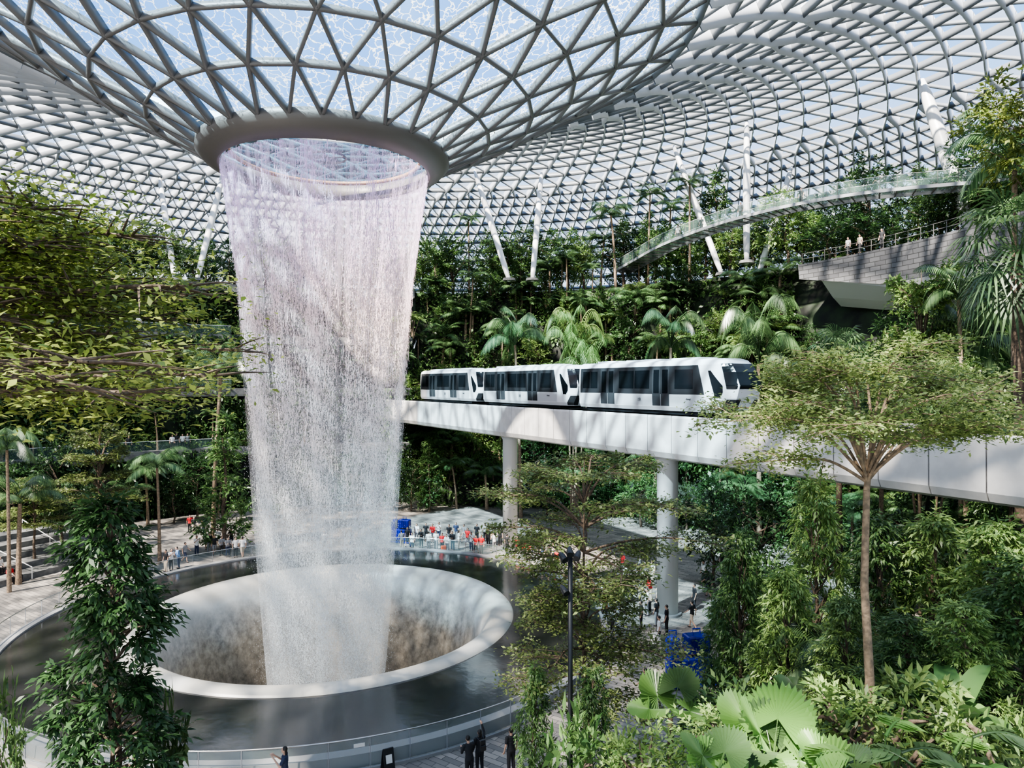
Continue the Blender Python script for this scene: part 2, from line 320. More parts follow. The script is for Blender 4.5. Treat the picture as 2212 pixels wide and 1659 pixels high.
def funmat():
    m,nt,N,L,P=nodes('funnel_water'); tc=N.new('ShaderNodeUVMap'); mp=N.new('ShaderNodeMapping'); mp.inputs['Scale'].default_value=(55,14,1); L.new(tc.outputs[0],mp.inputs[0])
    n=N.new('ShaderNodeTexNoise'); n.inputs['Scale'].default_value=1; n.inputs['Detail'].default_value=8; n.inputs['Roughness'].default_value=.7; L.new(mp.outputs[0],n.inputs[0])
    mp2=N.new('ShaderNodeMapping'); mp2.inputs['Scale'].default_value=(9,2.5,1); L.new(tc.outputs[0],mp2.inputs[0]); n2=N.new('ShaderNodeTexNoise'); n2.inputs['Scale'].default_value=1; n2.inputs['Detail'].default_value=5; L.new(mp2.outputs[0],n2.inputs[0])
    s=N.new('ShaderNodeSeparateXYZ'); L.new(tc.outputs[0],s.inputs[0])
    off=N.new('ShaderNodeMath'); off.operation='MULTIPLY_ADD'; off.inputs[1].default_value=.4; L.new(n2.outputs[0],off.inputs[0]); L.new(s.outputs[1],off.inputs[2]); of2=N.new('ShaderNodeMath'); of2.operation='SUBTRACT'; of2.inputs[1].default_value=.2; L.new(off.outputs[0],of2.inputs[0])
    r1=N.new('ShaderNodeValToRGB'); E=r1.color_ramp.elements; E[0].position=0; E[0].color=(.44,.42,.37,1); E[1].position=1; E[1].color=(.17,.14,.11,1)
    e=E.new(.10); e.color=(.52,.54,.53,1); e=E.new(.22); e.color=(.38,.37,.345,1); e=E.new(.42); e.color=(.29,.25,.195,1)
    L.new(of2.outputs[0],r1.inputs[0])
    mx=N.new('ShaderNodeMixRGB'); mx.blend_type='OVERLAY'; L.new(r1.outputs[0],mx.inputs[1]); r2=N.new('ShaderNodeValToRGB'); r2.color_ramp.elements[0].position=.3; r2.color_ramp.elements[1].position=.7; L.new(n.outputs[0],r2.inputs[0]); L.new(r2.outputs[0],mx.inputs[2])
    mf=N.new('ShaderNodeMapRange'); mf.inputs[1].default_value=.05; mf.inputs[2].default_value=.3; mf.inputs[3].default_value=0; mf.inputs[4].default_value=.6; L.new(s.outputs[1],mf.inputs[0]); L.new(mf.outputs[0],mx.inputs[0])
    L.new(mx.outputs[0],P.inputs['Base Color']); P.inputs['Roughness'].default_value=.3
    bp=N.new('ShaderNodeBump'); bp.inputs['Strength'].default_value=.25; bp.inputs['Distance'].default_value=.1; L.new(n.outputs[0],bp.inputs['Height']); L.new(bp.outputs[0],P.inputs['Normal'])
    return m
pf=catmull([(11.8,.40,0),(11.65,.56,0),(11.3,.66,0),(10.8,.6,0),(10.25,.25,0),(9.8,-.6,0),(9.35,-2.2,0),(8.8,-4.3,0),(8.3,-7,0),(8,-11,0)],3); pf=[(p.x,p.y) for p in pf]
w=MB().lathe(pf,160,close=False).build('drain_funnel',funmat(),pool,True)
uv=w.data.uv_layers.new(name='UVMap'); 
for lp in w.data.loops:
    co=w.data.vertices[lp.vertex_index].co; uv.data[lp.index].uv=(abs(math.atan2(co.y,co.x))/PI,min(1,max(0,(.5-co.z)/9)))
MB().lathe([(8.1,-11),(0,-11)],48,close=False).build('drain_floor',M['dark'],pool)
rl=thing('pool_railing','curved frameless glass railing around the round pool','railing',(CX,CY,0)); R=18.1; n=72
M['rail']=mat('rail_steel',(.55,.55,.55),.25,.9)
MB().lathe([(R-.025,1.28),(R+.025,1.28),(R+.025,1.32),(R-.025,1.32)],180).build('handrail',M['rail'],rl,True)
MB().lathe([(R-.06,0),(R+.06,0),(R+.06,.12),(R-.06,.12)],180).build('base_channel',M['stone'],rl)
for i in range(n):
    MB().lathe([(R-.012,.12),(R+.012,.12),(R+.012,1.27),(R-.012,1.27)],4,(0,0,0),2*PI*(i+.03)/n,2*PI*(i+.97)/n).build('glass_panel',M['glass'],rl)
    MB().box((R*math.cos(2*PI*i/n),R*math.sin(2*PI*i/n),.65),(.04,.025,1.28),2*PI*i/n).build('post',M['steel3'],rl)
# ---------------- WATERFALL
zz=np.array([-9,-4.4,4.,12.9,21.5,25.5,28.2]); rr=np.array([2.9,3.2,3.85,4.6,5.35,5.9,6.28])
wf=thing('waterfall','tall round curtain of white water falling from the roof opening','waterfall',(CX,CY,0))
def droplets(n,spread,wlo,whi,hlo,hi,zb=-9.,clump=.3,zt=28.3):
    z=zb+(zt-zb)*rng.random(n)
    if zt<20: z=zb+(zt-zb)*rng.random(n)**1.6
    ph=rng.random(n)*2*PI
    st=np.sin(ph*13+1)+np.sin(ph*29+z*.03)+np.sin(ph*61+2)*.8+np.sin(ph*7)+np.sin(z*.8+ph*9)*.5
    keep=rng.random(n)<np.clip(.5+clump*st,.1,1); z=z[keep];ph=ph[keep];n=len(z)
    low=np.clip((24-z)/28,0,1)
    r=np.interp(z,zz,rr)+rng.normal(size=n)*(.05+spread*low)*.6-np.abs(rng.normal(size=n))*.4*low
    ph=ph+rng.normal(size=n)*.02
    P=np.stack([r*np.cos(ph),r*np.sin(ph),z],1); a=ph+PI/2+rng.normal(size=n)*.5
    w=(wlo+(whi-wlo)*rng.random(n))[:,None]; h=(hlo+(hi-hlo)*rng.random(n)**3*(1.1-low))[:,None]
    t=np.stack([np.cos(a),np.sin(a),np.zeros(n)],1)*w/2; u=np.array([0,0,1.])*h/2
    V=np.stack([P-u,P+t,P+u,P-t],1).reshape(-1,3); return V,np.arange(len(V)).reshape(-1,4)
def rainbow_tint(N,L):
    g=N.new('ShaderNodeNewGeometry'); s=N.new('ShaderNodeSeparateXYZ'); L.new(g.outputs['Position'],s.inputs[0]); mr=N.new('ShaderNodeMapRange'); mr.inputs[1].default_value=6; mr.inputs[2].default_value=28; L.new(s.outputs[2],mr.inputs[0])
    rp=N.new('ShaderNodeValToRGB'); rp.color_ramp.elements[0].color=(.94,.97,.98,1); rp.color_ramp.elements[1].color=(.92,.76,.99,1); e=rp.color_ramp.elements.new(.6); e.color=(.99,.82,.80,1); L.new(mr.outputs[0],rp.inputs[0]); return rp  # pink-lilac tinge of a rainbow reflection, painted in by height
m,nt,N,L,P=nodes('water_drops'); M['drop']=m; rp=rainbow_tint(N,L)
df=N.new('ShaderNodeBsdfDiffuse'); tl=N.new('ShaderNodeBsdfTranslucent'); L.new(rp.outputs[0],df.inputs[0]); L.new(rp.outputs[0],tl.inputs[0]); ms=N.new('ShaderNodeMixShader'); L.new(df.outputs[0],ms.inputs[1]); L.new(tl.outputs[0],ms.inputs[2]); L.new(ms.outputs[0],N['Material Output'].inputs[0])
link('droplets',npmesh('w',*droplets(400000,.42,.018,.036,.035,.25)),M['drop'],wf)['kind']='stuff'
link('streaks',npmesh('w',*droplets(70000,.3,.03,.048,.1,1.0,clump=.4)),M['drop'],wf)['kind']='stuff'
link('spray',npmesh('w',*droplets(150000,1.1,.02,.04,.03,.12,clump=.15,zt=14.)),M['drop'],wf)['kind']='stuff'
def sheetmat(name,lo,hi,amin,amax,sx,sy,grad):
    m,nt,N,L,P=nodes(name); tc=N.new('ShaderNodeUVMap'); mp=N.new('ShaderNodeMapping'); mp.inputs['Scale'].default_value=(sx,sy,1); L.new(tc.outputs[0],mp.inputs[0])
    n=N.new('ShaderNodeTexNoise'); n.inputs['Scale'].default_value=1; n.inputs['Detail'].default_value=5; n.inputs['Roughness'].default_value=.6; L.new(mp.outputs[0],n.inputs[0])
    r=N.new('ShaderNodeMapRange'); r.inputs[1].default_value=lo; r.inputs[2].default_value=hi; r.inputs[3].default_value=amin; r.inputs[4].default_value=amax; L.new(n.outputs[0],r.inputs[0])
    s=N.new('ShaderNodeSeparateXYZ'); L.new(tc.outputs[0],s.inputs[0]); cr=N.new('ShaderNodeValToRGB'); cr.color_ramp.elements.remove(cr.color_ramp.elements[0])
    for k,(p,v) in enumerate(grad):
        e=cr.color_ramp.elements[0] if k==0 else cr.color_ramp.elements.new(p)
        e.position=p; e.color=(v,v,v,1)
    L.new(s.outputs[1],cr.inputs[0]); mu=N.new('ShaderNodeMath'); mu.operation='MULTIPLY'; L.new(r.outputs[0],mu.inputs[0]); L.new(cr.outputs[0],mu.inputs[1])
    rp=rainbow_tint(N,L); t=N.new('ShaderNodeBsdfTransparent'); df=N.new('ShaderNodeBsdfTranslucent'); d2=N.new('ShaderNodeBsdfDiffuse'); L.new(rp.outputs[0],df.inputs[0]); L.new(rp.outputs[0],d2.inputs[0])
    a=N.new('ShaderNodeMixShader'); L.new(df.outputs[0],a.inputs[1]); L.new(d2.outputs[0],a.inputs[2])
    b=N.new('ShaderNodeMixShader'); L.new(mu.outputs[0],b.inputs[0]); L.new(t.outputs[0],b.inputs[1]); L.new(a.outputs[0],b.inputs[2]); L.new(b.outputs[0],N['Material Output'].inputs[0]); return m
def sheet(name,m,dr,z0,z1):
    zs=np.linspace(z0,z1,26); w=MB().lathe([(float(np.interp(z,zz,rr))+dr*float(np.clip((26-z)/20,0,1)),float(z)) for z in zs],96,close=False).build(name,m,wf,True)
    uv=w.data.uv_layers.new(name='UVMap')
    for p in w.data.polygons:
        for li in p.loop_indices:
            co=w.data.vertices[w.data.loops[li].vertex_index].co; uv.data[li].uv=(abs(math.atan2(co.y,co.x)+.9)/PI,(co.z-z0)/(z1-z0))
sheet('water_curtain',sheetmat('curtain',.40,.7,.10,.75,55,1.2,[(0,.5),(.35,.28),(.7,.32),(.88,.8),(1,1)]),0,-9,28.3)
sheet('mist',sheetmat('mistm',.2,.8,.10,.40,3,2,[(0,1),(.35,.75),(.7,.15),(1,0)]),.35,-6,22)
# ---------------- BRIDGE
U=Vector((-.491,.871,0)).normalized(); NI=Vector((U.y,-U.x,0)); O0=Vector((11.65,41.1,0))
def bp_(s,off,z): p=O0+U*s+NI*off; return Vector((p.x,p.y,z))
brg=thing('train_bridge','long pale grey elevated train bridge crossing right of the waterfall','bridge',(0,0,0))
prf=[(-.9,13.05),(-.95,12.9),(-.9,11.1),(-.6,10.45),(0,10.2),(3.6,10.2),(4.2,10.5),(4.5,11.1),(4.5,13.05),(4.3,13.05),(4.3,12.7),(-.7,12.7),(-.7,13.05)]
def prism(s0,s1,pf,name,m,par):
    b=MB(); n=len(pf); V=[bp_(s0,*p) for p in pf]+[bp_(s1,*p) for p in pf]
    b.add(V,[(i,(i+1)%n,n+(i+1)%n,n+i) for i in range(n)]+[tuple(range(n))[::-1],tuple(range(n,2*n))]); return b.build(name,m,par)
prism(-40,58,[(x*.95+.08,z+(.05 if z<12 else -.03)) for x,z in prf],'deck',M['slab'],brg)
s=-40.
while s<57:
    prism(s+.03,s+2.19,[(-.9,13.05),(-.95,12.9),(-.93,10.75),(-.75,10.4),(0,10.2),(.6,10.2),(.6,10.26),(.02,10.26),(-.70,10.45),(-.86,10.8),(-.86,13.0)],'side_panel',M['conc'],brg); s+=2.22
for o_ in (.55,2.15): prism(-40,57,[(o_-.12,12.7),(o_-.12,12.95),(o_+.12,12.95),(o_+.12,12.7)],'guide_rail',M['dark'],brg)
for k,s in enumerate((4.4,25.4)):
    p=bp_(s,.75,0); t=thing('bridge_column',['round pale column under the bridge nearer the camera, right of the centre tree','round pale column under the far end of the bridge beside the waterfall'][k],'column',(p.x,p.y,0),0,'columns under the train bridge')
    MB().tube([(0,0,0),(0,0,9.9),(0,0,10.2)],[.68,.68,.85],32).build('shaft',M['column'],t,True)
    MB().lathe([(0,0),(.9,0),(.9,.15),(0,.15)],32).build('base',M['stone'],t)
# ---------------- TRAIN
zlv=[.1,.35,1.0,1.7,2.5,2.95,3.2,3.32]; wl=[1.2,1.33,1.36,1.36,1.34,1.31,1.2,.95]; fl=[1.2,1.35,1.75,1.95,1.62,1.3,1.0,.6]
def hp(z,s,off=0):
    w=float(np.interp(z,zlv,wl))+off; f=float(np.interp(z,zlv,fl))+off
    pts=[(-13.3,w),(-.2,w),(.2+(f-.2)*.55,w*.94),(f,w*.66),(f+.06,0)]
    s=min(4,max(0,s)); i=min(3,int(s)); t=s-i; a,b=pts[i],pts[i+1]; return Vector((a[0]+(b[0]-a[0])*t,a[1]+(b[1]-a[1])*t,z))
def patch(mb,poly,off,th=0,mir=False):
    P=[hp(z,s,off) for s,z in poly]
    if mir: P=[Vector((p.x,-p.y,p.z)) for p in P][::-1]
    mb.add(P,[tuple(range(len(P)))[::-1]])
def rowpatch(mb,rws,off,mir,nz=4,nsx=4):
    za=[];
    for a,c in zip(rws[:-1],rws[1:]):
        for k in range(nz): za.append([a[i]+(c[i]-a[i])*k/nz for i in range(3)])
    za.append(list(rws[-1]))
    for a,c in zip(za[:-1],za[1:]):
        for k in range(nsx):
            f=lambda r_,q:r_[1]+(r_[2]-r_[1])*q/nsx
            patch(mb,[(f(a,k),a[0]),(f(a,k+1),a[0]),(f(c,k+1),c[0]),(f(c,k),c[0])],off,0,mir)
def sx_(x): return (x+13.3)/13.1
def car(idx,label):
    p=bp_(16*idx,1.35,13.2); t=thing('train_car',label,'train',p,math.atan2(-U.y,-U.x),'driverless train cars on the bridge')
    b=MB(); prof_s=[0,.33,.66,1,1.5,2,2.5,3,3.5,4]
    V=[];n2=0
    for z in zlv:
        A=[hp(z,s) for s in prof_s]; B=[Vector((q.x,-q.y,q.z)) for q in A[:-1]][::-1]; ring=A+B; n2=len(ring); V+=ring
    Fc=[(k*n2+i,(k+1)*n2+i,(k+1)*n2+(i+1)%n2,k*n2+(i+1)%n2) for k in range(len(zlv)-1) for i in range(n2)]
    Fc+=[tuple(range(n2)),tuple(range((len(zlv)-1)*n2,len(zlv)*n2))[::-1]]
    b.add(V,Fc); b.build('body',M['tw'],t)
    for mir in (False,True):
        b=MB(); rowpatch(b,[(1.15,sx_(-13.15),sx_(-.35)),(1.7,sx_(-13.15),sx_(-.5)),(2.5,sx_(-13.15),sx_(-.75)),(2.95,sx_(-13.15),sx_(-.9))],.012,mir,3,1); b.build('window_band',M['tchar'],t)
        b=MB(); rowpatch(b,[(.4,sx_(-13.15),sx_(-.5)),(1.0,sx_(-13.15),sx_(-.4)),(1.12,sx_(-13.15),sx_(-.38))],.012,mir,2,1); b.build('lower_panel',M['tl'],t)
        for (x0,x1) in ((-12.8,-11.95),(-11.85,-11.0),(-8.5,-6.9),(-6.8,-5.3),(-2.9,-1.3)):
            b=MB(); rowpatch(b,[(1.5,sx_(x0),sx_(x1)),(1.7,sx_(x0),sx_(x1)),(2.5,sx_(x0),sx_(x1)),(2.7,sx_(x0),sx_(x1))],.022,mir,2,1); b.build('window',M['tglass'],t)
        for xd in (-9.8,-4.2):
            for k in (0,1):
                x0=xd-.8+k*.82; d=MB(); rowpatch(d,[(z_,sx_(x0),sx_(x0+.78)) for z_ in (.4,1.0,1.7,2.5,2.88)],.026,mir,2,1)
                do=d.build('door',M['td'],t)
                d=MB(); rowpatch(d,[(z_,sx_(x0+.12),sx_(x0+.66)) for z_ in (1.2,1.7,2.5,2.72)],.034,mir,2,1); d.build('door_window',M['tglass'],do)
        b=MB(); rowpatch(b,[(1.0,1.5,1.8),(1.3,1.42,1.95),(1.7,1.3,1.9),(2.6,1.1,1.28)],.02,mir); b.build('side_nose_window',M['tglass'],t)
        b=MB(); rowpatch(b,[(.15,2.05,3.4),(.35,2.05,3.4),(.9,2.3,3.4)],.02,mir,3,6); b.build('bumper_panel',M['tchar'],t)
        for x in (-11,-8.5,-5,-2.2):
            b=MB(); b.lathe([(0,-.12),(.33,-.12),(.33,.12),(0,.12)],16)
            M4=Matrix.Rotation(PI/2,4,'X'); b.v=[tuple(M4@Vector(v)+Vector((x,(-1 if mir else 1)*.9,0.08))) for v in b.v]; b.build('wheel',M['dark'],t)
    b=MB()
    for mir in (False,True): rowpatch(b,[(1.5,2.15,4),(1.75,2.08,4),(2.5,2.04,4),(3.0,2.04,4)],.02,mir,3,6)
    b.build('windscreen',M['tglass'],t)
    b=MB()
    for xx,l in ((-10.5,2.6),(-6.7,3.6),(-2.6,2.6)): b.box((xx,0,3.38),(l,1.5,.14))
    b.build('roof_unit',M['tw'],t,bevel=.05)
    b=MB(); b.box((-6.5,0,.02),(12.4,2.2,.3)); b.build('underframe',M['dark'],t)
    b=MB(); b.box((-13.45,0,1.7),(.5,1.6,2.4)); b.build('gangway',M['tchar'],t)
    return t
cars=[car(0,'nearest white train car with dark windows and the number 19'),car(1,'middle white train car with dark windows on the bridge'),car(2,'rearmost white train car closest to the waterfall')]
def text(s,size,loc,rot,m,parent,name='lettering'):
    c=bpy.data.curves.new(name,'FONT'); c.body=s; c.size=size; c.extrude=.004; o=bpy.data.objects.new(name,c); C.objects.link(o); dg=bpy.context.evaluated_depsgraph_get(); dg.update()
    me=bpy.data.meshes.new_from_object(o.evaluated_get(dg)); bpy.data.objects.remove(o); q=link(name,me,m,parent,loc); q.rotation_euler=rot; return q
for i,tx in enumerate(['19.','18','20']):
    sgn=1 if (Matrix.Rotation(math.atan2(-U.y,-U.x),3,'Z')@Vector((0,1,0))).dot(NI)<0 else -1
    rot_=(PI/2,0,0) if sgn<0 else (PI/2,0,PI)
    text(tx,.34,(-6.5,sgn*1.385,.66),rot_,M['tchar'],cars[i],'fleet_number')
    text('changi',.17,(-1.9,sgn*1.385,.82),rot_,M['tchar'],cars[i],'lettering')
# ---------------- GLASS WALKWAY
wp=catmull([at(1345,585,92),at(1385,563,87),at(1450,528,80),at(1550,490,74),at(1650,462,69.5),at(1750,440,66.5),at(1900,417,63),at(2140,396,60),at(2290,385,59)],6)
wk=thing('glass_walkway','curved suspended glass walkway high at the upper right','footbridge',(0,0,0)); n=len(wp)
def sides(i): 
    d=(wp[min(i+1,n-1)]-wp[max(i-1,0)]); d.z=0; d.normalize(); return Vector((-d.y,d.x,0))
def ribbon(o0,o1,z0,z1,name,m,i0=0,i1=None):
    i1=n-1 if i1 is None else i1; b=MB(); V=[];
    for i in range(i0,i1+1):
        s_=sides(i); p=wp[i]; V+=[p+s_*o0+Vector((0,0,z0)),p+s_*o1+Vector((0,0,z0)),p+s_*o1+Vector((0,0,z1)),p+s_*o0+Vector((0,0,z1))]
    k=i1-i0; Fc=[(4*j+a,4*j+(a+1)%4,4*j+4+(a+1)%4,4*j+4+a) for j in range(k) for a in range(4)]+[(3,2,1,0),(4*k,4*k+1,4*k+2,4*k+3)]
    b.add(V,Fc); return b.build(name,m,wk)
ribbon(-1.15,1.15,-.06,0,'deck_glass',clearmat('deck_glass',(.13,.19,.17),.6))
for s_ in (-1,1):
    ribbon(s_*1.2-.06,s_*1.2+.06,-.26,.04,'edge_beam',M['steel3']); ribbon(s_*1.2-.02,s_*1.2+.02,1.16,1.19,'handrail',M['steel2'])
    for i in range(0,n-1): ribbon(s_*1.2-.01,s_*1.2+.01,.1,1.13,'glass_panel',M['glass2'],i,i+1)
for i in range(0,n):
    s_=sides(i); MB().tube([wp[i]-s_*1.2+Vector((0,0,-.18)),wp[i]+s_*1.2+Vector((0,0,-.18))],.07,6).build('cross_beam',M['steel'],wk)
    for q in (-1,1): MB().tube([wp[i]+s_*1.2*q,wp[i]+s_*1.2*q+Vector((0,0,1.18))],.02,5).build('post',M['steel'],wk)
# ---------------- PLANTS
def leafs(P,D,size,asp=.4,up=1.5):
    P=np.asarray(P,float);D=np.asarray(D,float);n=len(P)
    D=D/np.maximum(np.linalg.norm(D,axis=1),1e-6)[:,None]
    nr=rng.normal(size=(n,3))*.6; nr[:,2]+=up
    S=np.cross(D,nr); S/=np.maximum(np.linalg.norm(S,axis=1),1e-6)[:,None]; nn=np.cross(S,D)
    s=(size*(.6+.8*rng.random(n)))[:,None]
    mid=P+D*s*.42+nn*s*.07; tip=P+D*s-nn*s*.08
    V=np.stack([P,mid+S*s*asp/2,tip,mid-S*s*asp/2],1).reshape(-1,3); return V,np.arange(len(V)).reshape(-1,4)
def join(parts):
    V=[];Fc=[];b=0
    for v,f in parts:
        v=np.asarray([tuple(q) for q in v],float) if not isinstance(v,np.ndarray) else v; V.append(v); Fc.append(np.asarray(f)+b); b+=len(v)
    return np.concatenate(V),np.concatenate(Fc)
def sprays(cs,outs,ntw,nl,tl,ls,asp=.4,droop=.3,flat=1.):
    P=[];D=[]
    for c,o in zip(cs,outs):
        for _ in range(ntw):
            d=np.array(o)*.9+rng.normal(size=3)*.6; d[2]=d[2]*flat-droop*rng.random(); d/=np.linalg.norm(d)+1e-6
            side=np.cross(d,[0,0,1.]); side/=np.linalg.norm(side)+1e-6; L_=tl*(.5+.8*rng.random())
            for k in range(nl):
                t=(k+1)/nl; p=np.array(c)+d*L_*t-np.array([0,0,.25*L_*t*t*droop]); P.append(p+rng.normal(size=3)*.02); D.append(d*.6+side*(1 if k%2 else -1)*.9*(1.1-t)+rng.normal(size=3)*.2-np.array([0,0,droop*.5]))
    return leafs(P,D,ls,asp)
def crown(h,z0,rx,n,ntw,nl,tl,ls,shape='ell',droop=.3,asp=.4):
    cs=[];os=[];tw=[]
    for k in range(n):
        d=rng.normal(size=3); d/=np.linalg.norm(d); rad=rng.random()**.35
        cz=(h+z0)/2; hz=(h-z0)/2
        if shape in('cone','col'): 
            t=rng.random()**(1.2 if shape=='cone' else 1.); zc=z0+(h-z0)*t; a=rng.random()*2*PI; rr_=rx*(1-t)**(.6 if shape=='cone' else .35)*(.35+.65*rng.random()**.5)*(1+(.25 if shape=='cone' else .35)*math.sin(t*17+a)); c=np.array([rr_*math.cos(a),rr_*math.sin(a),zc]); o=np.array([math.cos(a),math.sin(a),.35])
        else: 
            w=1+.25*math.sin(3*math.atan2(d[1],d[0])+d[2]*4); c=np.array([d[0]*rx*rad*w,d[1]*rx*rad*w,cz+d[2]*hz*rad]); o=d*np.array([1,1,.6])+np.array([0,0,.2])
        cs.append(c); os.append(o); 
        if k%4==0: zb=max(z0*.8,c[2]-rx*.7*abs(rng.random())-.2); tw.append(tube([(0,0,min(zb,h*.9)),(c[0]*.5,c[1]*.5,(zb+c[2])/2+.1),tuple(c)],[.045,.03,.012],4))
    return sprays(cs,os,ntw,nl,tl,ls,asp,droop),tw
def trunkpts(h,wob=.15): return [(math.sin(k*1.3)*wob*(k>0),math.cos(k*1.9)*wob*(k>0),h*k/5) for k in range(6)]
K={}
def reg(kind,H,parts): K.setdefault(kind,[]).append((H,parts))
def treekind(kind,h,z0,rx,n,ntw,nl,tl,ls,m,tr=.14,shape='ell',droop=.3,asp=.4,bark='bark',nv=2):
    for _ in range(nv):
        (V,Fc),tw=crown(h,z0,rx,n,ntw,nl,tl,ls,shape,droop,asp); tv=join([tube(trunkpts(h*.85 if shape!='ell' else (h+z0)/2),[tr*(1.2-.17*k) for k in range(6)],8)]+tw)
        a=npmesh(kind+'_trunk',*tv,True); a.materials.append(M[bark]); f=npmesh(kind+'_leaves',V,Fc); f.materials.append(M[m]); reg(kind,h,[('trunk',a),('foliage',f)])
treekind('bushy',7,1.4,2.7,95,5,7,.8,.30,'gB'); treekind('dark',8,1.5,2.5,100,5,7,.8,.30,'gA')
treekind('bright',7,1.4,2.3,90,5,7,.8,.28,'gC'); treekind('column',10,.8,1.5,110,5,7,.7,.30,'gB',shape='cone')
treekind('shrub',2.2,.1,1.3,34,5,6,.55,.28,'gB',.05); treekind('shrubb',1.9,.1,1.3,34,5,6,.5,.28,'gC',.05)
treekind('leafy',9,.6,2.0,240,6,9,.6,.22,'gC',.12,shape='cone',droop=.6,asp=.3,nv=3)
treekind('leafyd',9,.6,1.8,240,6,9,.6,.22,'gB',.12,shape='cone',droop=.6,asp=.32,nv=2)
treekind('fgcol',12,3.,1.05,340,5,8,.5,.21,'gA',.10,shape='col',droop=.55,asp=.36,nv=1)
treekind('yellow',26,20.5,2.9,110,6,9,.7,.24,'gD',.22,nv=1)
treekind('smallf',1.3,.05,.75,40,5,7,.35,.13,'gC',.03,nv=2)
def frond(L,a0,a1,nl,ll,asp=.09,wd=.5,hang=.35):
    th=a0; p=np.array([0.,0,0]); pts=[p.copy()]; P=[];D=[];S=[]
    ns=nl
    for k in range(ns):
        t=k/ns; th=a0+(a1-a0)*t**1.2; d=np.array([math.cos(th),0,math.sin(th)]); p=p+d*L/ns; pts.append(p.copy())
        if t>.12:
            l=ll*math.sin(PI*min(1,(t*.82+.14)))
            for sg in (-1,1): P.append(p.copy()); D.append(d*.55+np.array([0,sg*.85,-hang])); S.append(l)
    P=np.array(P);D=np.array(D);D/=np.linalg.norm(D,axis=1)[:,None];S=np.array(S)[:,None]*(.9+.2*rng.random((len(P),1)))
    nr=np.tile([0,0,1.],(len(P),1)); Sd=np.cross(D,nr); Sd/=np.linalg.norm(Sd,axis=1)[:,None]
    mid=P+D*S*.45; tip=P+D*S-np.array([0,0,1.])*S*.18; w=S*asp
    V=np.stack([P,mid+Sd*w,tip,mid-Sd*w],1).reshape(-1,3); return join([(V,np.arange(len(V)).reshape(-1,4)),tube([tuple(q) for q in pts[::2]],[.03*(1-.8*i/len(pts[::2])) for i in range(len(pts[::2]))],3)])
def rot(VF,az,s=1,off=(0,0,0)):
    V,Fc=VF; V=np.asarray(V)*s; c,s_=math.cos(az),math.sin(az); R=np.array([[c,-s_,0],[s_,c,0],[0,0,1]]); return V@R.T+np.array(off),Fc
def palmkind(kind,h,L,nf,m,tr=.13,nl=26,ll=.75,nv=2,asp=.07,stems=1,up=1.25):
    for _ in range(nv):
        tk=[];fr=[]
        for s in range(stems):
            ox,oy=(0,0) if stems==1 else (rng.normal()*.5,rng.normal()*.5); hh=h*(1-.25*rng.random()*(stems>1)); bx,by=rng.normal()*.4,rng.normal()*.4
            tk.append(tube([(ox*.3,oy*.3,0),(ox*.6+bx*.2,oy*.6+by*.2,hh*.4),(ox+bx*.6,oy+by*.6,hh*.75),(ox+bx,oy+by,hh)],[tr*1.4,tr,tr*.9,tr*.8],8))
            for k in range(nf):
                fr.append(rot(frond(L*(.8+.35*rng.random()),up-1.2*(k/nf)*rng.random(),-.5-1.0*rng.random(),nl,ll,asp),k*2.4+rng.random()*.5,1,(ox+bx,oy+by,hh)))
        a=npmesh(kind+'_trunk',*join(tk),True); a.materials.append(M['barkl']); f=npmesh(kind+'_fronds',*join(fr)); f.materials.append(M[m]); reg(kind,h+L*.45,[('trunk',a),('crown_of_fronds',f)])
palmkind('palm',6,3.0,15,'gE',.13,34,.9,3,.055); palmkind('tallpalm',10,2.6,13,'gE',.11,30,.8,2,.055); palmkind('areca',4.0,2.4,8,'gC',.06,26,.6,2,.05,4); palmkind('bigpalm',5,4.2,14,'gE',.2,40,1.1,2,.045,1,1.35)
def fan(R,nseg=34,span=5.4,cup=.25,rag=.0):
    V=[(0,0,0)];Fc=[]
    for i in range(nseg*2+1):
        a=-span/2+span*i/(nseg*2); zg=(.05 if i%2 else -.05)*R*1.2; split=.10 if (i//2)%5==0 else 0
        for t in (.5,1.):
            rr_=R*t*(1-(.10+rag+split)*(i%2==0)*(t==1))*(1-.12*abs(a)/3); V.append((rr_*math.cos(a),rr_*math.sin(a),zg*t+cup*R*t*t*.5-.25*R*(t==1)*(rag>0)))
    for i in range(nseg*2):
        b=1+i*2; Fc.append((0,b,b+2,b+2)); Fc.append((b,b+1,b+3,b+2))
    return V,[f for f in Fc]
def fanleafV(R,az,el,L,te=None,**k):
    V,Fc=fan(R,**k); d=Vector((math.cos(az)*math.cos(el),math.sin(az)*math.cos(el),math.sin(el))); base=d*L+Vector((0,0,-.1*L))
    te=el-.75 if te is None else te
    tilt=Matrix.Rotation(az,4,'Z')@Matrix.Rotation(-te,4,'Y'); return [tilt@Vector(v)+base for v in V],Fc,base
def mesh_ng(name,V,Fc,m):
    me=bpy.data.meshes.new(name); me.from_pydata([tuple(v) for v in V],[],[tuple(dict.fromkeys(f)) for f in Fc]); me.materials.append(m); me.update(); return me
